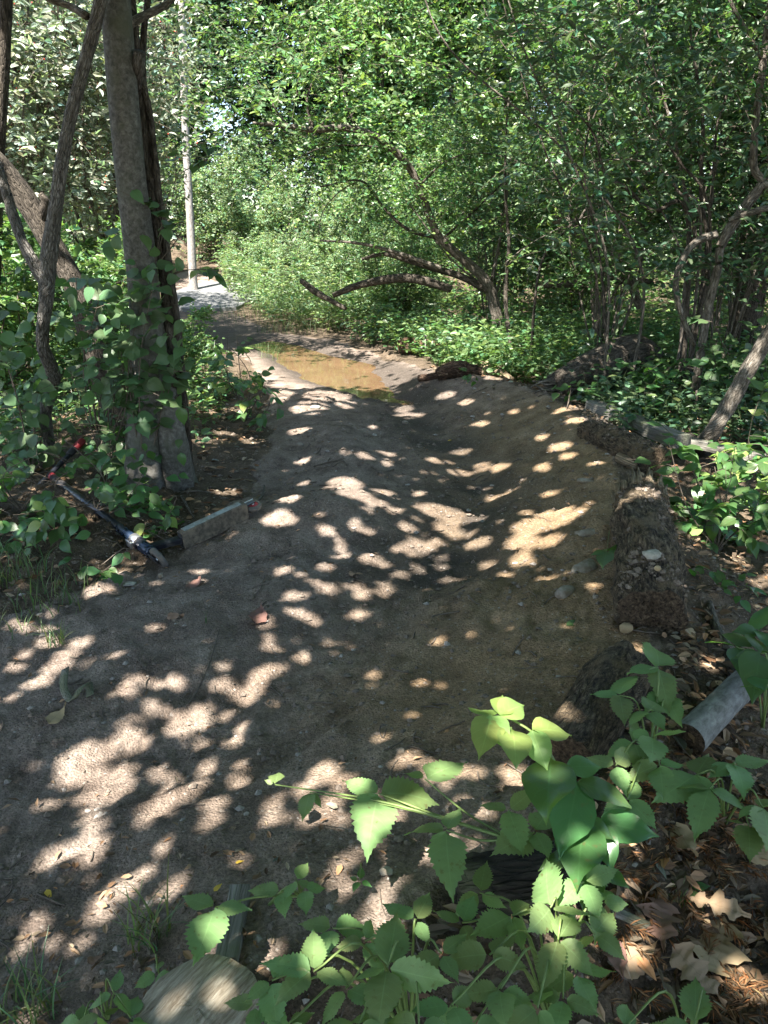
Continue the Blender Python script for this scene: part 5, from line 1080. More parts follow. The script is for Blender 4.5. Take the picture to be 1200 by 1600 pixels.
def bramble(label, root, nodes, kind='berry', group='bramble plants in the foreground', tilt=.28, name='bramble_plant', part='leaflet', cat='bramble', stalk_r=.0028, joint=None):
    """nodes: (u, v, z, [(image angle, length in photo pixels), ...])"""
    rx = on_z(root[0], root[1], .1); root = np.array([rx[0], rx[1], hz(rx[0], rx[1]) - .01])
    t = thing(name, label, cat, root, group)
    mid = None
    for (u, v, z, L) in nodes:
        nd = on_z(u, v, z); 
        j = root if joint is None else on_z(*joint)
        c = (j + nd) / 2; c[2] = max(j[2], nd[2]) * .92 + .02
        stalk('cane', [j, c, nd], stalk_r * 1.2, stalk_r * .6, t)
        if joint is not None and mid is None:
            mid = 1; stalk('cane', [root, (root + j) / 2 + [.01, .01, .03], j], stalk_r * 1.8, stalk_r * 1.2, t)
        for a, l in L:
            p, d = img_dir(u, v, z, a, l); d = d + np.array([0, 0, _lr.normal(-.02, .12) * np.linalg.norm(d)])
            nr = np.array([0, 0, 1.]) + _lr.normal(0, tilt, 3) + np.array([0, -.12, 0])
            ln = np.linalg.norm(d); put_leaf(part, kind, p + unit(d) * .006, d, nr, ln * (_lr.uniform(.82, 1.12) if kind == 'berry' else 1.04), t, _lr.uniform(.8, 1.1))
    return t
bramble('bramble cane arching across the bare dirt with large three-part leaves', (800, 1400), [
    (592, 1240, .40, [(108, 98), (205, 62), (-8, 88)]), (664, 1217, .42, [(-32, 76), (205, 36)]), (697, 1297, .42, [(88, 92), (192, 64), (-62, 40)]), (484, 1238, .36, [(105, 34), (45, 24)]), (430, 1226, .35, [(-80, 30), (190, 16)]),
    (795, 1265, .44, [(190, 40), (70, 60), (-30, 50)]), (835, 1300, .42, [(150, 60), (60, 55), (-60, 40)])], joint=(800, 1312, .42))
bramble('large-leaved bramble filling the bottom middle of the photo', (640, 1640), [
    (605, 1512, .46, [(-78, 100), (22, 98), (100, 92), (165, 48)]), (490, 1518, .46, [(192, 78), (-88, 72), (148, 66), (20, 60)]), (650, 1437, .40, [(205, 56), (-62, 50), (62, 44)]), (425, 1532, .42, [(150, 54), (85, 66), (-60, 48)]),
    (560, 1600, .44, [(100, 60), (20, 70), (170, 60)]), (450, 1600, .42, [(60, 60), (150, 60), (-30, 50)]), (655, 1602, .45, [(80, 60), (0, 60), (-160, 50)]), (520, 1450, .38, [(195, 62), (-12, 60), (110, 50)]), (570, 1470, .40, [(170, 50), (60, 52), (-70, 44)]), (400, 1570, .38, [(100, 60), (190, 50), (20, 54)]), (690, 1490, .42, [(150, 54), (60, 56), (-40, 50)]), (600, 1585, .42, [(60, 56), (-70, 50), (180, 50)]), (540, 1545, .44, [(130, 56), (30, 56), (-90, 44)])])
bramble('bramble with overlapping leaves at the bottom right of the middle', (860, 1600), [
    (722, 1442, .38, [(205, 44), (-70, 44), (62, 44)]), (765, 1492, .42, [(182, 84), (22, 66), (-45, 54)]), (860, 1418, .44, [(-100, 86), (8, 66), (118, 52)]), (872, 1468, .44, [(38, 80), (108, 64), (-58, 56)]), (782, 1545, .42, [(92, 62), (28, 60), (172, 64)]),
    (840, 1575, .42, [(60, 60), (140, 60), (-70, 50)]), (705, 1570, .42, [(60, 66), (170, 60), (-40, 50)]), (912, 1378, .42, [(60, 62), (-15, 56), (140, 50)]), (930, 1460, .40, [(30, 56), (-60, 50), (150, 44)]), (800, 1430, .40, [(150, 60), (70, 56), (-50, 50)]), (900, 1520, .40, [(60, 60), (-20, 56), (160, 50)]), (750, 1395, .36, [(-80, 44), (30, 44), (150, 44)]), (880, 1560, .4, [(20, 56), (100, 50), (190, 50)]), (740, 1600, .4, [(0, 60), (100, 50), (200, 56)]), (940, 1410, .36, [(0, 50), (100, 50), (-80, 40)])])
bramble('lone bramble leaf with a sunlit tip hanging over the dirt', (420, 1440), [(336, 1418, .34, [(108, 84), (200, 52), (8, 50)]), (440, 1392, .33, [(185, 48), (80, 30)]), (462, 1375, .34, [(-60, 40), (20, 36), (120, 30)]), (475, 1390, .34, [(-20, 34), (80, 34)])], joint=(470, 1400, .3))
bramble('small three-leaved bramble seedling left of the sawn log', (252, 1545), [(246, 1518, .24, [(-72, 26), (150, 34), (55, 28)])], stalk_r=.0018)
bramble('leafy bramble clump at the photo\'s bottom left corner', (170, 1600), [(178, 1552, .26, [(-75, 42), (40, 48), (160, 44)]), (160, 1588, .25, [(170, 40), (80, 46), (-40, 34)]), (205, 1592, .25, [(20, 40), (100, 40), (-80, 36)]), (128, 1600, .22, [(180, 40), (90, 40), (-90, 34)])], stalk_r=.002)
bramble('jagged-leaved bramble growing over the end of the sunken log', (1010, 1240), [
    (1028, 1042, .40, [(-85, 52), (165, 56), (70, 50)]), (968, 1086, .38, [(190, 46), (-70, 36), (80, 40)]), (1012, 1112, .38, [(-50, 40), (150, 40), (40, 40)]), (1018, 1152, .38, [(-20, 42), (200, 42), (80, 42)]), (990, 1160, .36, [(60, 46), (160, 40), (-60, 36)]),
    (962, 1196, .38, [(200, 48), (-40, 40), (70, 46)]), (1030, 1196, .36, [(170, 54), (-10, 46), (80, 50)]), (1040, 1085, .36, [(60, 40), (150, 34)]), (980, 1250, .36, [(40, 56), (150, 46), (-60, 40)])], tilt=.35)
bramble('trailing bramble with pale-tipped leaves on the right leaf litter', (1130, 1300), [
    (1108, 1232, .30, [(110, 62), (190, 56), (20, 54)]), (1146, 1192, .3, [(-5, 62), (60, 50), (150, 40)]), (1192, 1262, .3, [(70, 60), (170, 44), (-40, 50)]), (1088, 1210, .3, [(150, 62), (70, 56), (-60, 44)]), (1170, 1290, .26, [(90, 46), (20, 44), (200, 40)])], tilt=.3)
bramble('bramble leaves poking in at the right edge above the grey branch', (1190, 1150), [
    (1196, 1080, .36, [(-85, 40), (195, 34), (20, 44)]), (1150, 1010, .34, [(200, 44), (-70, 42), (60, 44)]), (1188, 1020, .36, [(-60, 40), (100, 44), (180, 40)]), (1185, 985, .34, [(170, 34), (60, 36), (-80, 34)])], kind='near', tilt=.35)
bramble('low green seedling with small rounded leaflets among oak leaves', (1060, 1420), [
    (1022, 1392, .12, [(-80, 24), (100, 30), (20, 24), (170, 26)]), (1045, 1372, .13, [(-90, 22), (160, 20), (20, 22)]), (1072, 1362, .13, [(-70, 22), (10, 24), (80, 26)]), (1078, 1388, .12, [(50, 34), (-10, 26), (120, 26)])], kind='near', stalk_r=.0014, name='seedling', cat='seedling', part='leaf', group=None)
bramble('broad upright bright leaves at the bottom right corner', (1080, 1640), [(1085, 1602, .35, [(-88, 84), (30, 60), (160, 56)]), (975, 1606, .35, [(-80, 46), (30, 50), (160, 50)]), (1060, 1620, .3, [(200, 60), (120, 40)])], name='broadleaf_plant', cat='plant', part='leaf', group=None)
bramble('tiny three-leaved seedling on the sunlit dirt', (566, 1392), [(562, 1376, .235, [(-80, 18), (20, 16), (120, 18), (200, 14)])], kind='near', stalk_r=.001, name='seedling', cat='seedling', part='leaf', group=None)
bramble('small seedling with pointed leaves beside the rotten log', (948, 870), [(948, 862, .34, [(-70, 22), (10, 24), (170, 22), (110, 18)])], kind='near', stalk_r=.0014, name='seedling', cat='seedling', part='leaf', group=None)
# the glossy sapling catching full sun
t = thing('glossy_sapling', 'sapling with broad glossy leaves, its top shoot brightly sunlit', 'sapling', gr(925, 1440))
rt = gr(925, 1440); S1 = [rt + [0, 0, -.02], on_z(912, 1330, .36), on_z(880, 1220, .5), on_z(838, 1150, .58), on_z(775, 1112, .62)]
stalk('stem', S1, .006, .002, t, n=24, sides=8)
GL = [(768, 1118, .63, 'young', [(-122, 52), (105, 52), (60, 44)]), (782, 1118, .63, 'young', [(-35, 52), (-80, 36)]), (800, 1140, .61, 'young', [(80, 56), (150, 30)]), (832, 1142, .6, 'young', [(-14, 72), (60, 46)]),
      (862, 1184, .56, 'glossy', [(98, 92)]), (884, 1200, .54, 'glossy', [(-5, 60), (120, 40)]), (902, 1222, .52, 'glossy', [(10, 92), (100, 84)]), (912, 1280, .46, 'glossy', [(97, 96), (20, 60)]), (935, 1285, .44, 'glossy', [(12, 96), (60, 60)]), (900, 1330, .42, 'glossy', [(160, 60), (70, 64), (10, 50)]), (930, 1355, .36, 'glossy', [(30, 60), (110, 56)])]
for (u, v, z, k, L) in GL:
    for a, l in L:
        p, d = img_dir(u, v, z, a, l); d = d + [0, 0, _lr.normal(-.06, .12) * np.linalg.norm(d)]
        put_leaf('leaf', k, p, d, np.array([0, -.3, 1.]) + _lr.normal(0, .2, 3), np.linalg.norm(d), t)

# ---- leafy near shrubs: stems with individually placed leaves
AVOID = [((74, 640), (78, 740)), ((66, 535), (84, 590)), ((72, 420), (68, 530)), ((78, 742), (262, 893)), ((20, 792), (135, 672)), ((225, 862), (390, 792))]
def hides_scooter(p):
    q = np.asarray(p) - [0, 0, CAM_H]; dz = q[1] * _cp - q[2] * _sp; u = 600 + FOC * q[0] / dz; v = 800 - FOC * (q[1] * _sp + q[2] * _cp) / dz
    if q[1] > 4.7 or u > 420: return False
    for (a, b), (c, d) in AVOID:
        f = min(1, max(0, ((u - a) * (c - a) + (v - b) * (d - b)) / ((c - a) ** 2 + (d - b) ** 2)))
        if math.hypot(u - a - f * (c - a), v - b - f * (d - b)) < 17: return True
    return False
def leafy(name, label, cat, base, tips, kind, nleaf, L, seed, stem_r=.006, group=None, mat='twig', face=(0, -.3, 1.), tl=.3, young=0., nt=5, cloud=()):
    rng = np.random.default_rng(seed); base = np.asarray(base, float); t = thing(name, label, cat, base, group)
    spots = []
    for tip in tips:
        tip = np.asarray(tip, float); mid = (base + tip) / 2 + rng.normal(0, .06, 3) + [0, 0, .08 * np.linalg.norm(tip - base)]
        Q = spline([base, mid, tip], 18)
        stalk('stem', [base, mid, tip], stem_r, stem_r * .3, t, mat, n=16)
        for k in range(nt):
            i = int(rng.integers(6, 17)); p = Q[i]; d = unit(rng.normal(0, 1, 3) * [1, 1, .5] + (Q[i] - Q[i - 1]) * 8)
            ln = tl * rng.uniform(.5, 1.2); e = p + d * ln - [0, 0, .2 * ln]
            spots.append((p, d, ln))
    SP, SD, SLn = np.array([s[0] for s in spots]), np.array([s[1] for s in spots]), np.array([s[2] for s in spots])
    w = np.linspace(0, 1, 4)[None, :, None]; pts = SP[:, None] + SD[:, None] * (SLn[:, None, None] * w) - np.array([0, 0, .2]) * (SLn[:, None, None] * w ** 2)
    V, F, bc = tubes(pts, np.full((len(SP), 4), .002) * np.linspace(1, .5, 4), 4); o = mk('twigs', V, F, M[mat], t, bc=bc); o['kind'] = 'stuff'
    for (u, v, su, sv, Y0, Y1, n) in cloud:
        for _ in range(n):
            p = at(u + rng.normal(0, su), v + rng.normal(0, sv), rng.uniform(Y0, Y1)); d = rng.normal(0, 1, 3) * [1, .6, .5] - [0, .3, .45]
            if hides_scooter(p) or hides_scooter(p + unit(d) * L * .5) or p[2] < .08: continue
            put_leaf('leaf', 'young' if rng.random() < young else kind, p, d, np.array([-.15, -.75, .8]) + rng.normal(0, .4, 3), L * rng.uniform(.65, 1.2), t)
    for k in range(nleaf):
        i = int(rng.integers(len(SP))); f = rng.uniform(.1, 1.0); p = SP[i] + SD[i] * SLn[i] * f - np.array([0, 0, .2]) * SLn[i] * f * f
        sd = unit(np.cross(SD[i], [0, 0, 1.])) * (1 if rng.random() < .5 else -1)
        d = sd + SD[i] * .8 + rng.normal(0, .3, 3) - [0, 0, .3]
        if p[2] < hz(p[0], p[1]) + .02: p[2] = hz(p[0], p[1]) + .03
        if hides_scooter(p + unit(d) * L * .5) or hides_scooter(p): continue
        kd = 'young' if rng.random() < young else kind
        put_leaf('leaf', kd, p, d, np.asarray(face) + rng.normal(0, .35, 3), L * rng.uniform(.6, 1.2), t)
    return t
rngp = np.random.default_rng(66)
def tipsbox(n, u0, u1, v0, v1, Y0, Y1): return [at(rngp.uniform(u0, u1), rngp.uniform(v0, v1), rngp.uniform(Y0, Y1)) for _ in range(n)]
# round-leaved vines wrapping the grey tree and spilling left
leafy('round_leaf_vine', 'round-leaved vine climbing the front of the grey trunk', 'vine', gr(225, 755), tipsbox(9, 175, 285, 390, 640, 4.55, 4.85) + [at(205, 190, 4.7), at(240, 440, 4.5)], 'round', 100, .1, 1, stem_r=.006, tl=.22, cloud=[(238, 470, 22, 45, 4.5, 4.75, 26), (235, 560, 30, 45, 4.45, 4.7, 40), (225, 640, 30, 30, 4.45, 4.7, 24), (215, 400, 25, 40, 4.5, 4.75, 10), (200, 520, 30, 40, 4.45, 4.75, 24)])
leafy('round_leaf_bush', 'round-leaved dark bush between gnarled stem and grey trunk', 'shrub', gr(165, 740), tipsbox(14, 95, 215, 420, 660, 4.5, 5.1), 'round', 170, .095, 2, tl=.3, cloud=[(150, 470, 40, 35, 4.4, 5.0, 55), (120, 560, 50, 45, 4.4, 5.0, 70)])
leafy('round_leaf_bush', 'round-leaved bush left of the gnarled stem', 'shrub', gr(50, 740), tipsbox(12, -20, 75, 500, 720, 4.6, 5.3), 'round', 170, .095, 3, tl=.3, cloud=[(40, 560, 50, 60, 4.6, 5.3, 60), (50, 660, 50, 40, 4.5, 5.0, 50)])
leafy('arching_spray', 'leafy spray arching right from the grey trunk towards the far tree', 'vine', at(240, 420, 4.75), [at(335, 245, 4.6), at(290, 300, 4.6), at(275, 240, 4.65)], 'round', 22, .1, 4, stem_r=.004, tl=.12, nt=3)
leafy('drooping_spray', 'thin leafy twig reaching right over the far trail', 'vine', at(262, 430, 4.8), [at(420, 440, 4.3), at(380, 425, 4.4)], 'round', 9, .1, 5, stem_r=.003, tl=.08, nt=3, young=.2)
leafy('leafy_bush', 'bright low bush round the scooter stem', 'shrub', gr(150, 800), tipsbox(14, 60, 270, 690, 850, 3.7, 4.5), 'near', 180, .095, 6, cloud=[(170, 720, 50, 30, 4.1, 4.5, 40), (160, 800, 60, 25, 3.8, 4.0, 50)], tl=.22, young=.06, stem_r=.004)
leafy('leafy_bush', 'low bush under the scooter handlebar at the left edge', 'shrub', gr(35, 800), tipsbox(13, -30, 95, 690, 860, 3.7, 4.5), 'near', 140, .095, 7, cloud=[(60, 830, 50, 25, 3.6, 3.85, 60), (30, 760, 40, 30, 3.9, 4.3, 50)], tl=.22, young=.08, stem_r=.004)
leafy('leafy_sprig', 'low leafy sprig on the dirt left of the scooter wheel', 'shrub', gr(150, 890), tipsbox(3, 110, 200, 845, 890, 3.45, 3.6), 'near', 18, .075, 8, tl=.1, stem_r=.003, nt=3)
leafy('leafy_sprig', 'light sprig of leaves beside the scooter deck', 'shrub', gr(245, 840), tipsbox(4, 200, 275, 770, 840, 3.75, 3.95), 'near', 34, .075, 9, tl=.12, stem_r=.003, nt=3, young=.15)
leafy('sunlit_sapling', 'sunlit sapling with small pale leaves at the trail\'s left edge', 'sapling', gr(385, 655), tipsbox(9, 300, 440, 520, 640, 5.9, 7.0), 'near', 280, .085, 10, tl=.3, young=.18, stem_r=.006)
# right-hand near shrubs
leafy('leafy_shrub', 'dense leafy shrub right of the rotten log, below the bent sapling', 'shrub', gr(1120, 860), tipsbox(14, 1040, 1190, 690, 850, 3.5, 4.3), 'near', 300, .1, 11, tl=.24, young=.04, stem_r=.005)
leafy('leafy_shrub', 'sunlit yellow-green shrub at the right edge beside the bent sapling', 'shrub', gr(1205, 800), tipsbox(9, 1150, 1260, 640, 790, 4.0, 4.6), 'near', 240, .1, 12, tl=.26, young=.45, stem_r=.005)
leafy('leafy_shrub', 'shady leafy shrub between dark log and weathered beam', 'shrub', gr(1010, 640), tipsbox(8, 940, 1090, 560, 650, 5.9, 6.8), 'near', 240, .1, 13, tl=.3, stem_r=.005)
leafy('leafy_shrub', 'broad-leaved dark shrub in front of the crooked tree', 'shrub', gr(1150, 640), tipsbox(8, 1090, 1230, 440, 620, 5.7, 6.6), 'round', 200, .115, 14, tl=.3, stem_r=.005)
leafy('leafy_sprig', 'small leafy sprig on the slope right of the rotten log end', 'shrub', gr(1125, 925), tipsbox(4, 1080, 1170, 870, 930, 2.9, 3.2), 'near', 36, .06, 15, tl=.12, stem_r=.002, nt=3)
leafy('leafy_sprig', 'small sprig growing over the near end of the grey beam', 'shrub', gr(885, 640), tipsbox(4, 870, 960, 590, 640, 6.1, 6.5), 'near', 40, .09, 16, tl=.18, stem_r=.003, nt=3)
leafy('leafy_sprig', 'tiny sprig in front of the pale split log', 'shrub', gr(733, 598), tipsbox(2, 722, 742, 572, 592, 7.4, 7.6), 'near', 14, .08, 17, tl=.08, stem_r=.003, nt=2)
# ------------------------------------------------------------------ dead leaves, twigs, grass, clods
def flat_leaf(name, kind, u, v, lpx, ang, label, cat='leaf', lift=.008, tilt=.13, group=None, wid=1.):
    g = gr(u, v); p, d = img_dir(u, v, g[2] + lift, ang, lpx)
    d = d + [0, 0, _lr.normal(.02, .06) * np.linalg.norm(d)]
    o = put_leaf(name, kind, p, d, np.array([0, -.1, 1.]) + _lr.normal(0, tilt, 3), np.linalg.norm(d), None, wid); return tag(o, label, cat, group)
flat_leaf('oak_leaf', 'oak', 1130, 1435, 110, 110, 'large curled brown oak leaf, lowest of the pile on the litter', 'dead leaf', .03)
flat_leaf('oak_leaf', 'oak', 1080, 1400, 100, 20, 'broad brown oak leaf on top of the pile below the seedling', 'dead leaf', .045)
flat_leaf('oak_leaf', 'oak', 1050, 1480, 120, 40, 'lobed brown oak leaf beside the sunlit litter patch', 'dead leaf', .03)
flat_leaf('oak_leaf', 'oak', 1035, 1400, 80, 95, 'dark folded oak leaf at the back of the pile', 'dead leaf', .02)
flat_leaf('dead_leaf', 'dead', 960, 1510, 80, -25, 'pale curled dead leaf lit by the sun beneath the bramble', 'dead leaf', .03)
flat_leaf('dead_leaf', 'dead', 955, 1470, 60, 75, 'narrow brown dead leaf standing on edge under the bramble', 'dead leaf', .03)
flat_leaf('dead_leaf', 'dead', 1055, 1290, 60, 60, 'brown dead leaf on the litter below the trailing bramble', 'dead leaf', .02)
flat_leaf('dead_leaf', 'dead', 1165, 1330, 70, 15, 'tan dead leaf near the cedar sprays at the right edge', 'dead leaf', .025)
flat_leaf('dead_leaf', 'dead', 1060, 1120, 50, 70, 'orange-brown dead leaf beside the grey branch end', 'dead leaf', .02)
flat_leaf('dead_leaf', 'dead', 75, 1130, 40, -35, 'curled orange-brown dead leaf on the left dirt', 'dead leaf', .012)
flat_leaf('dead_leaf', 'dead', 137, 1505, 30, -30, 'grey-green dead leaf on the dirt at the lower left', 'dead leaf', .008)
flat_leaf('dead_leaf', 'dead', 400, 975, 26, -80, 'small upright curled leaf on the dirt near the middle', 'dead leaf', .012)
flat_leaf('dead_leaf', 'dead', 262, 962, 26, 10, 'pale greenish leaf lying on the dirt below the scooter', 'dead leaf', .008)
flat_leaf('dead_leaf', 'dead', 310, 905, 26, 140, 'pinkish curled leaf on the dirt right of the scooter wheel', 'dead leaf', .012)
flat_leaf('dead_leaf', 'near', 885, 977, 32, -12, 'fallen torn green leaf on the berm left of the rotten log', 'leaf', .008, .1, wid=.7)
flat_leaf('dead_leaf', 'dead', 545, 895, 22, 0, 'small pale leaf lying between dapples on the trail', 'dead leaf', .008)
flat_leaf('dead_leaf', 'dead', 1050, 842, 26, 50, 'grey curled leaf on the shady flank of the rotten log', 'dead leaf', -.0)
flat_leaf('yellow_leaf', 'yellow', 72, 1390, 14, 60, 'small bright yellow leaf on the dirt at the lower left', 'leaf', .008, .1)
flat_leaf('yellow_leaf', 'yellow', 334, 1392, 18, -40, 'small yellow leaf beside the lone bramble leaf', 'leaf', .02, .1)
flat_leaf('yellow_leaf', 'yellow', 700, 688, 10, -10, 'tiny yellow leaf in the rut right of the hump', 'leaf', .01, .1)
flat_leaf('yellow_leaf', 'yellow', 368, 1348, 14, -20, 'tiny pale yellow leaf on the dirt left of the bramble cane', 'leaf', .008, .1)
def twig(label, P, r=.004, mat='twig', lift=.006, name='twig'):
    pts = [gr(u, v, lift) for u, v in P]; o = limb(name, pts, np.linspace(r, r * .5, len(pts)), M[mat], None, sides=6, n=24, amp=.15, seed=int(P[0][0])); return tag(o, label, 'twig')
twig('long thin bent twig on the left dirt', [(293, 1104), (312, 1075), (330, 1030), (343, 985)], .005)
twig('dark flat twig on the berm in the middle', [(675, 966), (695, 961), (718, 957)], .006)
twig('forked thin twig across the trail centre', [(540, 903), (560, 908), (580, 915)], .004)
twig('crooked twig right of the scooter', [(396, 935), (408, 920), (414, 900)], .004)
twig('thin twig on the hump\'s near slope', [(600, 790), (612, 800), (640, 812)], .005)
twig('pale stick near the scooter\'s rear wheel', [(345, 752), (375, 750), (400, 754)], .008, 'palewood')
twig('crooked grey stick beyond the scooter deck', [(378, 806), (398, 790), (410, 778), (413, 762)], .012, 'grey', .015)
twig('stick across the soil behind the scooter deck', [(280, 774), (310, 772), (330, 774)], .008, 'grey', .02)
twig('root-like stick running down from the grey trunk', [(284, 778), (295, 798), (303, 812)], .010, 'grey', .012)
twig('twig lying across the hump crest', [(490, 730), (520, 722), (555, 715)], .006)
twig('curved twig on the left shoulder of the hump', [(520, 730), (535, 722), (542, 728)], .008)
twig('small twig on the dark dirt by the lit patch', [(612, 1047), (630, 1052), (645, 1053)], .004)
twig('short stick on the left dirt near the curled leaf', [(160, 1108), (161, 1130)], .004)
twig('dead twig on the litter at the right edge', [(1085, 1420), (1130, 1405), (1165, 1410)], .004)
twig('long thin dead twig across the cedar litter', [(1010, 1530), (1080, 1512), (1150, 1560), (1200, 1548)], .005)
twig('forked dead twig below the thin grey branch', [(1100, 960), (1122, 985), (1125, 1010)], .007, 'palewood', .02)
twig('twig before the rotten log end', [(985, 986), (1010, 990), (1035, 992)], .004)
twig('dry root fibre beside the pale split log', [(770, 612), (785, 600), (800, 596)], .008, 'palewood', .03)
# folded bark strip
def strip():
    A = [gr(98, 1070, .01), gr(105, 1062, .05), gr(101, 1085, .03), gr(112, 1098, .012), gr(128, 1092, .04), gr(139, 1074, .015), gr(141, 1090, .01)]
    Q = spline(A, 26); s = np.tile(np.array([[.012, .006, .004]]), (26, 1)); V = np.vstack([Q - s, Q + s]); i = np.arange(25)
    o = mk('bark_strip', V, [np.stack([i, i + 1, i + 27, i + 26], 1)], M['plank'], bc=V); tag(o, 'crumpled grey strip of bark on the left dirt', 'bark strip')
    m = o.modifiers.new('thickness', 'SOLIDIFY'); m.thickness = .003
strip()
# grass tufts
def tuft(label, u, v, n, h, r, seed):
    rng = np.random.default_rng(seed); c = gr(u, v); a = rng.uniform(0, 6.28, n); rr = r * np.sqrt(rng.random(n))
    B = np.stack([c[0] + rr * np.cos(a), c[1] + rr * np.sin(a)], 1); B = np.c_[B, hgt(B[:, 0], B[:, 1]) - .005]
    H = h * rng.uniform(.5, 1.2, n); az = rng.uniform(0, 6.28, n); ben = rng.uniform(.2, .9, n)
    w = np.linspace(0, 1, 6)[None, :]
    P = np.zeros((n, 6, 3)); P[..., 0] = B[:, None, 0] + (np.cos(az) * H * ben)[:, None] * w ** 2; P[..., 1] = B[:, None, 1] + (np.sin(az) * H * ben)[:, None] * w ** 2
    P[..., 2] = B[:, None, 2] + H[:, None] * (w - .35 * ben[:, None] * w ** 2.2)
    s = np.stack([-np.sin(az), np.cos(az), 0 * az], 1)[:, None] * (.0022 * (1 - w ** 2.5 * .9))[..., None]
    V = np.concatenate([P - s, P + s], 2).reshape(n, 6, 2, 3); idx = np.arange(n * 12).reshape(n, 6, 2)
    F = np.stack([idx[:, :-1, 0], idx[:, :-1, 1], idx[:, 1:, 1], idx[:, 1:, 0]], -1).reshape(-1, 4)
    o = mk('grass_tuft', V.reshape(-1, 3), [F], M['grass'], col=leafcol(n, rng, 12, .3, .3)); tag(o, label, 'grass')
tuft('tall grass tuft at the left edge below the leafy bush', 25, 905, 80, .2, .16, 1)
tuft('grass tuft beside the sprig left of the scooter wheel', 90, 925, 60, .13, .16, 2)
tuft('sparse grass at the edge of the left dirt', 60, 965, 45, .1, .2, 3)
tuft('small lit grass tuft on the left dirt', 88, 1005, 30, .12, .04, 4)
tuft('thin grass tuft behind the sawn log', 232, 1468, 34, .14, .05, 5)
tuft('grass tuft in the bottom left corner', 40, 1590, 50, .13, .07, 6)
tuft('single wisp of grass on the dirt below the scooter', 322, 972, 5, .09, .01, 7)
tuft('grass at the puddle\'s near left shore', 425, 562, 40, .22, .2, 8)
tuft('pale dry grass along the far bank of the trail', 455, 515, 160, .35, .6, 9)
tuft('grass under the tall weeds by the stone path', 400, 498, 200, .45, 1.0, 10)
tuft('lit grass tuft beside the sunlit sapling', 365, 600, 80, .22, .25, 11)
# clods and pebbles
def bits(name, label, n, f, size, mat, seed, reg):
    rng = np.random.default_rng(seed); y = rng.uniform(reg[2] ** .5, reg[3] ** .5, n) ** 2; x = rng.uniform(-1, 1, n) * (1.0 + .56 * y) + 0
    k = f(x, y, rng) & (x > reg[0]) & (x < reg[1]); x, y = x[k], y[k]; n = len(x); z = hgt(x, y)
    S = size * rng.pareto(2.6, n).clip(.25, 3.2) * (.6 + .12 * y)
    U = np.array([(1, 0, .1), (.3, .9, -.1), (-.8, .5, .15), (-.7, -.6, -.1), (.4, -.9, .1), (0, 0, .8), (0, 0, -.7)])
    F = np.array([(0, 1, 5), (1, 2, 5), (2, 3, 5), (3, 4, 5), (4, 0, 5), (1, 0, 6), (2, 1, 6), (3, 2, 6), (4, 3, 6), (0, 4, 6)])
    a = rng.uniform(0, 6.28, n); V = U[None] * (1 + rng.normal(0, .22, (n, 7, 3)))
    c, s = np.cos(a)[:, None], np.sin(a)[:, None]
    W = np.stack([V[..., 0] * c - V[..., 1] * s, V[..., 0] * s + V[..., 1] * c, V[..., 2] * rng.uniform(.4, .9, n)[:, None]], -1) * S[:, None, None]
    W += np.stack([x, y, z + S * .15], 1)[:, None]
    o = mk(name, W.reshape(-1, 3), [(F[None] + (np.arange(n) * 7)[:, None, None]).reshape(-1, 3)], M[mat], smooth=False)
    o['kind'] = 'stuff'; o['label'] = label; o['category'] = name.replace('_', ' ')
bits('dirt_clods', 'loose crumbs of soil scattered over the dirt trail', 38000, lambda x, y, r: (trail_sd(x, y) > -.55) & (r.random(len(x)) < .8),   .0056, 'clod', 1, (-3.5, 2.2, .9, 8))
bits('pebbles', 'small pebbles scattered over the trail and berm', 4200, lambda x, y, r: (trail_sd(x, y) > -.4), .0055, 'pebble', 2, (-3.5, 2.2, .9, 8))
# leaf litter off the trail, cedar sprays at the lower right
def litter(name, label, n, f, L, Wd, mat, seed, reg, tpl=T6, tilt=.5, lift=.02, hue=.2, val=.4):
    rng = np.random.default_rng(seed); x = rng.uniform(reg[0], reg[1], n); y = rng.uniform(reg[2], reg[3], n); k = f(x, y, rng); x, y = x[k], y[k]; n = len(x)
    P = np.stack([x, y, hgt(x, y) + rng.uniform(.002, lift, n)], 1); a = rng.uniform(0, 6.28, n); D = np.stack([np.cos(a), np.sin(a), rng.normal(0, .2, n)], 1)
    N = np.array([0, 0, 1.]) + rng.normal(0, tilt, (n, 3)); LL = L * rng.uniform(.4, 1.3, n)
    V, F = leaves(P, D, N, LL, LL * Wd * rng.uniform(.6, 1.3, n), tpl)
    o = mk(name, V, [F], M[mat], col=leafcol(n, rng, len(tpl[0]), hue, val), smooth=False); o['kind'] = 'stuff'; o['label'] = label; o['category'] = 'leaf litter'
litter('leaf_litter', 'brown fragments of dead leaves on the ground off the trail', 15000, lambda x, y, r: (trail_sd(x, y) < -.02) & (np.abs(x) < 1.2 + .62 * y), .055, .55, 'litter', 1, (-5, 4.5, .5, 9))
litter('wood_chips', 'dark chips and bark bits on the litter below the berm', 5000, lambda x, y, r: (trail_sd(x, y) < -.05) & (x > .1), .035, .35, 'litter', 2, (0, 3.2, .5, 4), T4, .4, .025, .1, .6)
litter('trail_litter', 'scattered leaf scraps and twig bits lying on the dirt trail', 5200, lambda x, y, r: (trail_sd(x, y) > 0) & (r.random(len(x)) < .25 + .75 * np.exp(-np.clip(trail_sd(x, y), 0, 9) / .25)), .03, .35, 'litter', 3, (-3.2, 1.6, .9, 8), T4, .3, .01, .15, .35)
litter('leaf_scraps', 'thick layer of torn brown leaves on the lower right litter', 3600, lambda x, y, r: (trail_sd(x, y) < -.08), .047, .5, 'litter', 12, (.15, 2.1, .5, 2.6), T6, .5, .035, .2, .45)
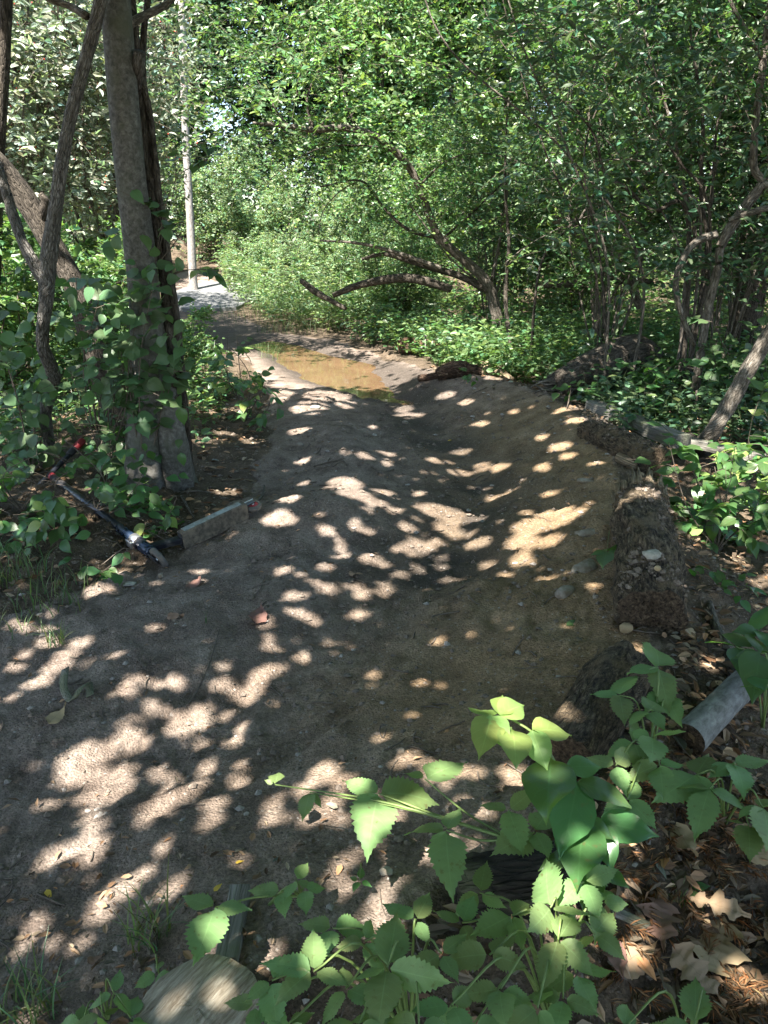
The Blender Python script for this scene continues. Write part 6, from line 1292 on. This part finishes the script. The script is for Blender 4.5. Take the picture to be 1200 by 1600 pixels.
litter('trail_edge_litter', 'scraps of dead leaf and chips on the dirt at the lower left', 1100, lambda x, y, r: r.random(len(x)) < .25 + .75 * np.exp(-np.clip(y - 1.05, 0, 9) / .2), .028, .45, 'litter', 13, (-1.3, -.1, .85, 1.7), T6, .35, .012, .2, .45)
def twig_bits():
    rng = np.random.default_rng(31); n = 520; y = rng.uniform(1., 2.9, n) ** 2; x = rng.uniform(-1, 1, n) * (.6 + .5 * y); k = (trail_sd(x, y) > -.4) & (x < 1.8); x, y = x[k], y[k]; n = len(x)
    a = rng.uniform(0, 6.28, n); L = rng.uniform(.02, .12, n) * (.7 + .08 * y); w = np.linspace(-.5, .5, 5)
    X = x[:, None] + np.cos(a)[:, None] * L[:, None] * w; Y = y[:, None] + np.sin(a)[:, None] * L[:, None] * w
    b = rng.normal(0, .12, n)[:, None] * L[:, None] * (1 - 4 * w ** 2); X = X - np.sin(a)[:, None] * b; Y = Y + np.cos(a)[:, None] * b
    r = rng.uniform(.0012, .0035, n)[:, None] * (.7 + .1 * y[:, None]) * np.ones((1, 5)); P = np.stack([X, Y, hgt(X.ravel(), Y.ravel()).reshape(X.shape) + r + .002], -1)
    V, F, bc = tubes(P, r, 5); o = mk('twig_bits', V, F, M['twig'], bc=bc); o['kind'] = 'stuff'; o['label'] = 'broken bits of twig strewn over the dirt trail'; o['category'] = 'twigs'
twig_bits()
def cedar():
    rng = np.random.default_rng(8); P, D = [], []
    for _ in range(330):
        x, y = rng.uniform(.45, 1.25), rng.uniform(.75, 1.75)
        if trail_sd(np.array([x]), np.array([y]))[0] > -.15: continue
        a0 = rng.uniform(0, 6.28); z = hz(x, y) + rng.uniform(.005, .03); ln = rng.uniform(.05, .11)
        for k in range(26):
            f = rng.random(); a = a0 + rng.normal(0, .12); c = np.array([x + math.cos(a0) * ln * f, y + math.sin(a0) * ln * f, z + rng.uniform(-.004, .01)])
            b = a0 + rng.choice([-1, 1]) * rng.uniform(.3, .9); P.append(c); D.append((math.cos(b), math.sin(b), rng.normal(.1, .25)))
    n = len(P); L = rng.uniform(.015, .04, n); V, F = leaves(np.array(P), np.array(D), np.array([0, 0, 1.]) + rng.normal(0, .3, (n, 3)), L, np.full(n, .0028), T4)
    o = mk('cedar_litter', V, [F], M['cedar'], col=leafcol(n, rng, 4, .3, .45), smooth=False); o['kind'] = 'stuff'; o['label'] = 'rusty-brown shed cedar sprays on the lower right litter'; o['category'] = 'leaf litter'
cedar()
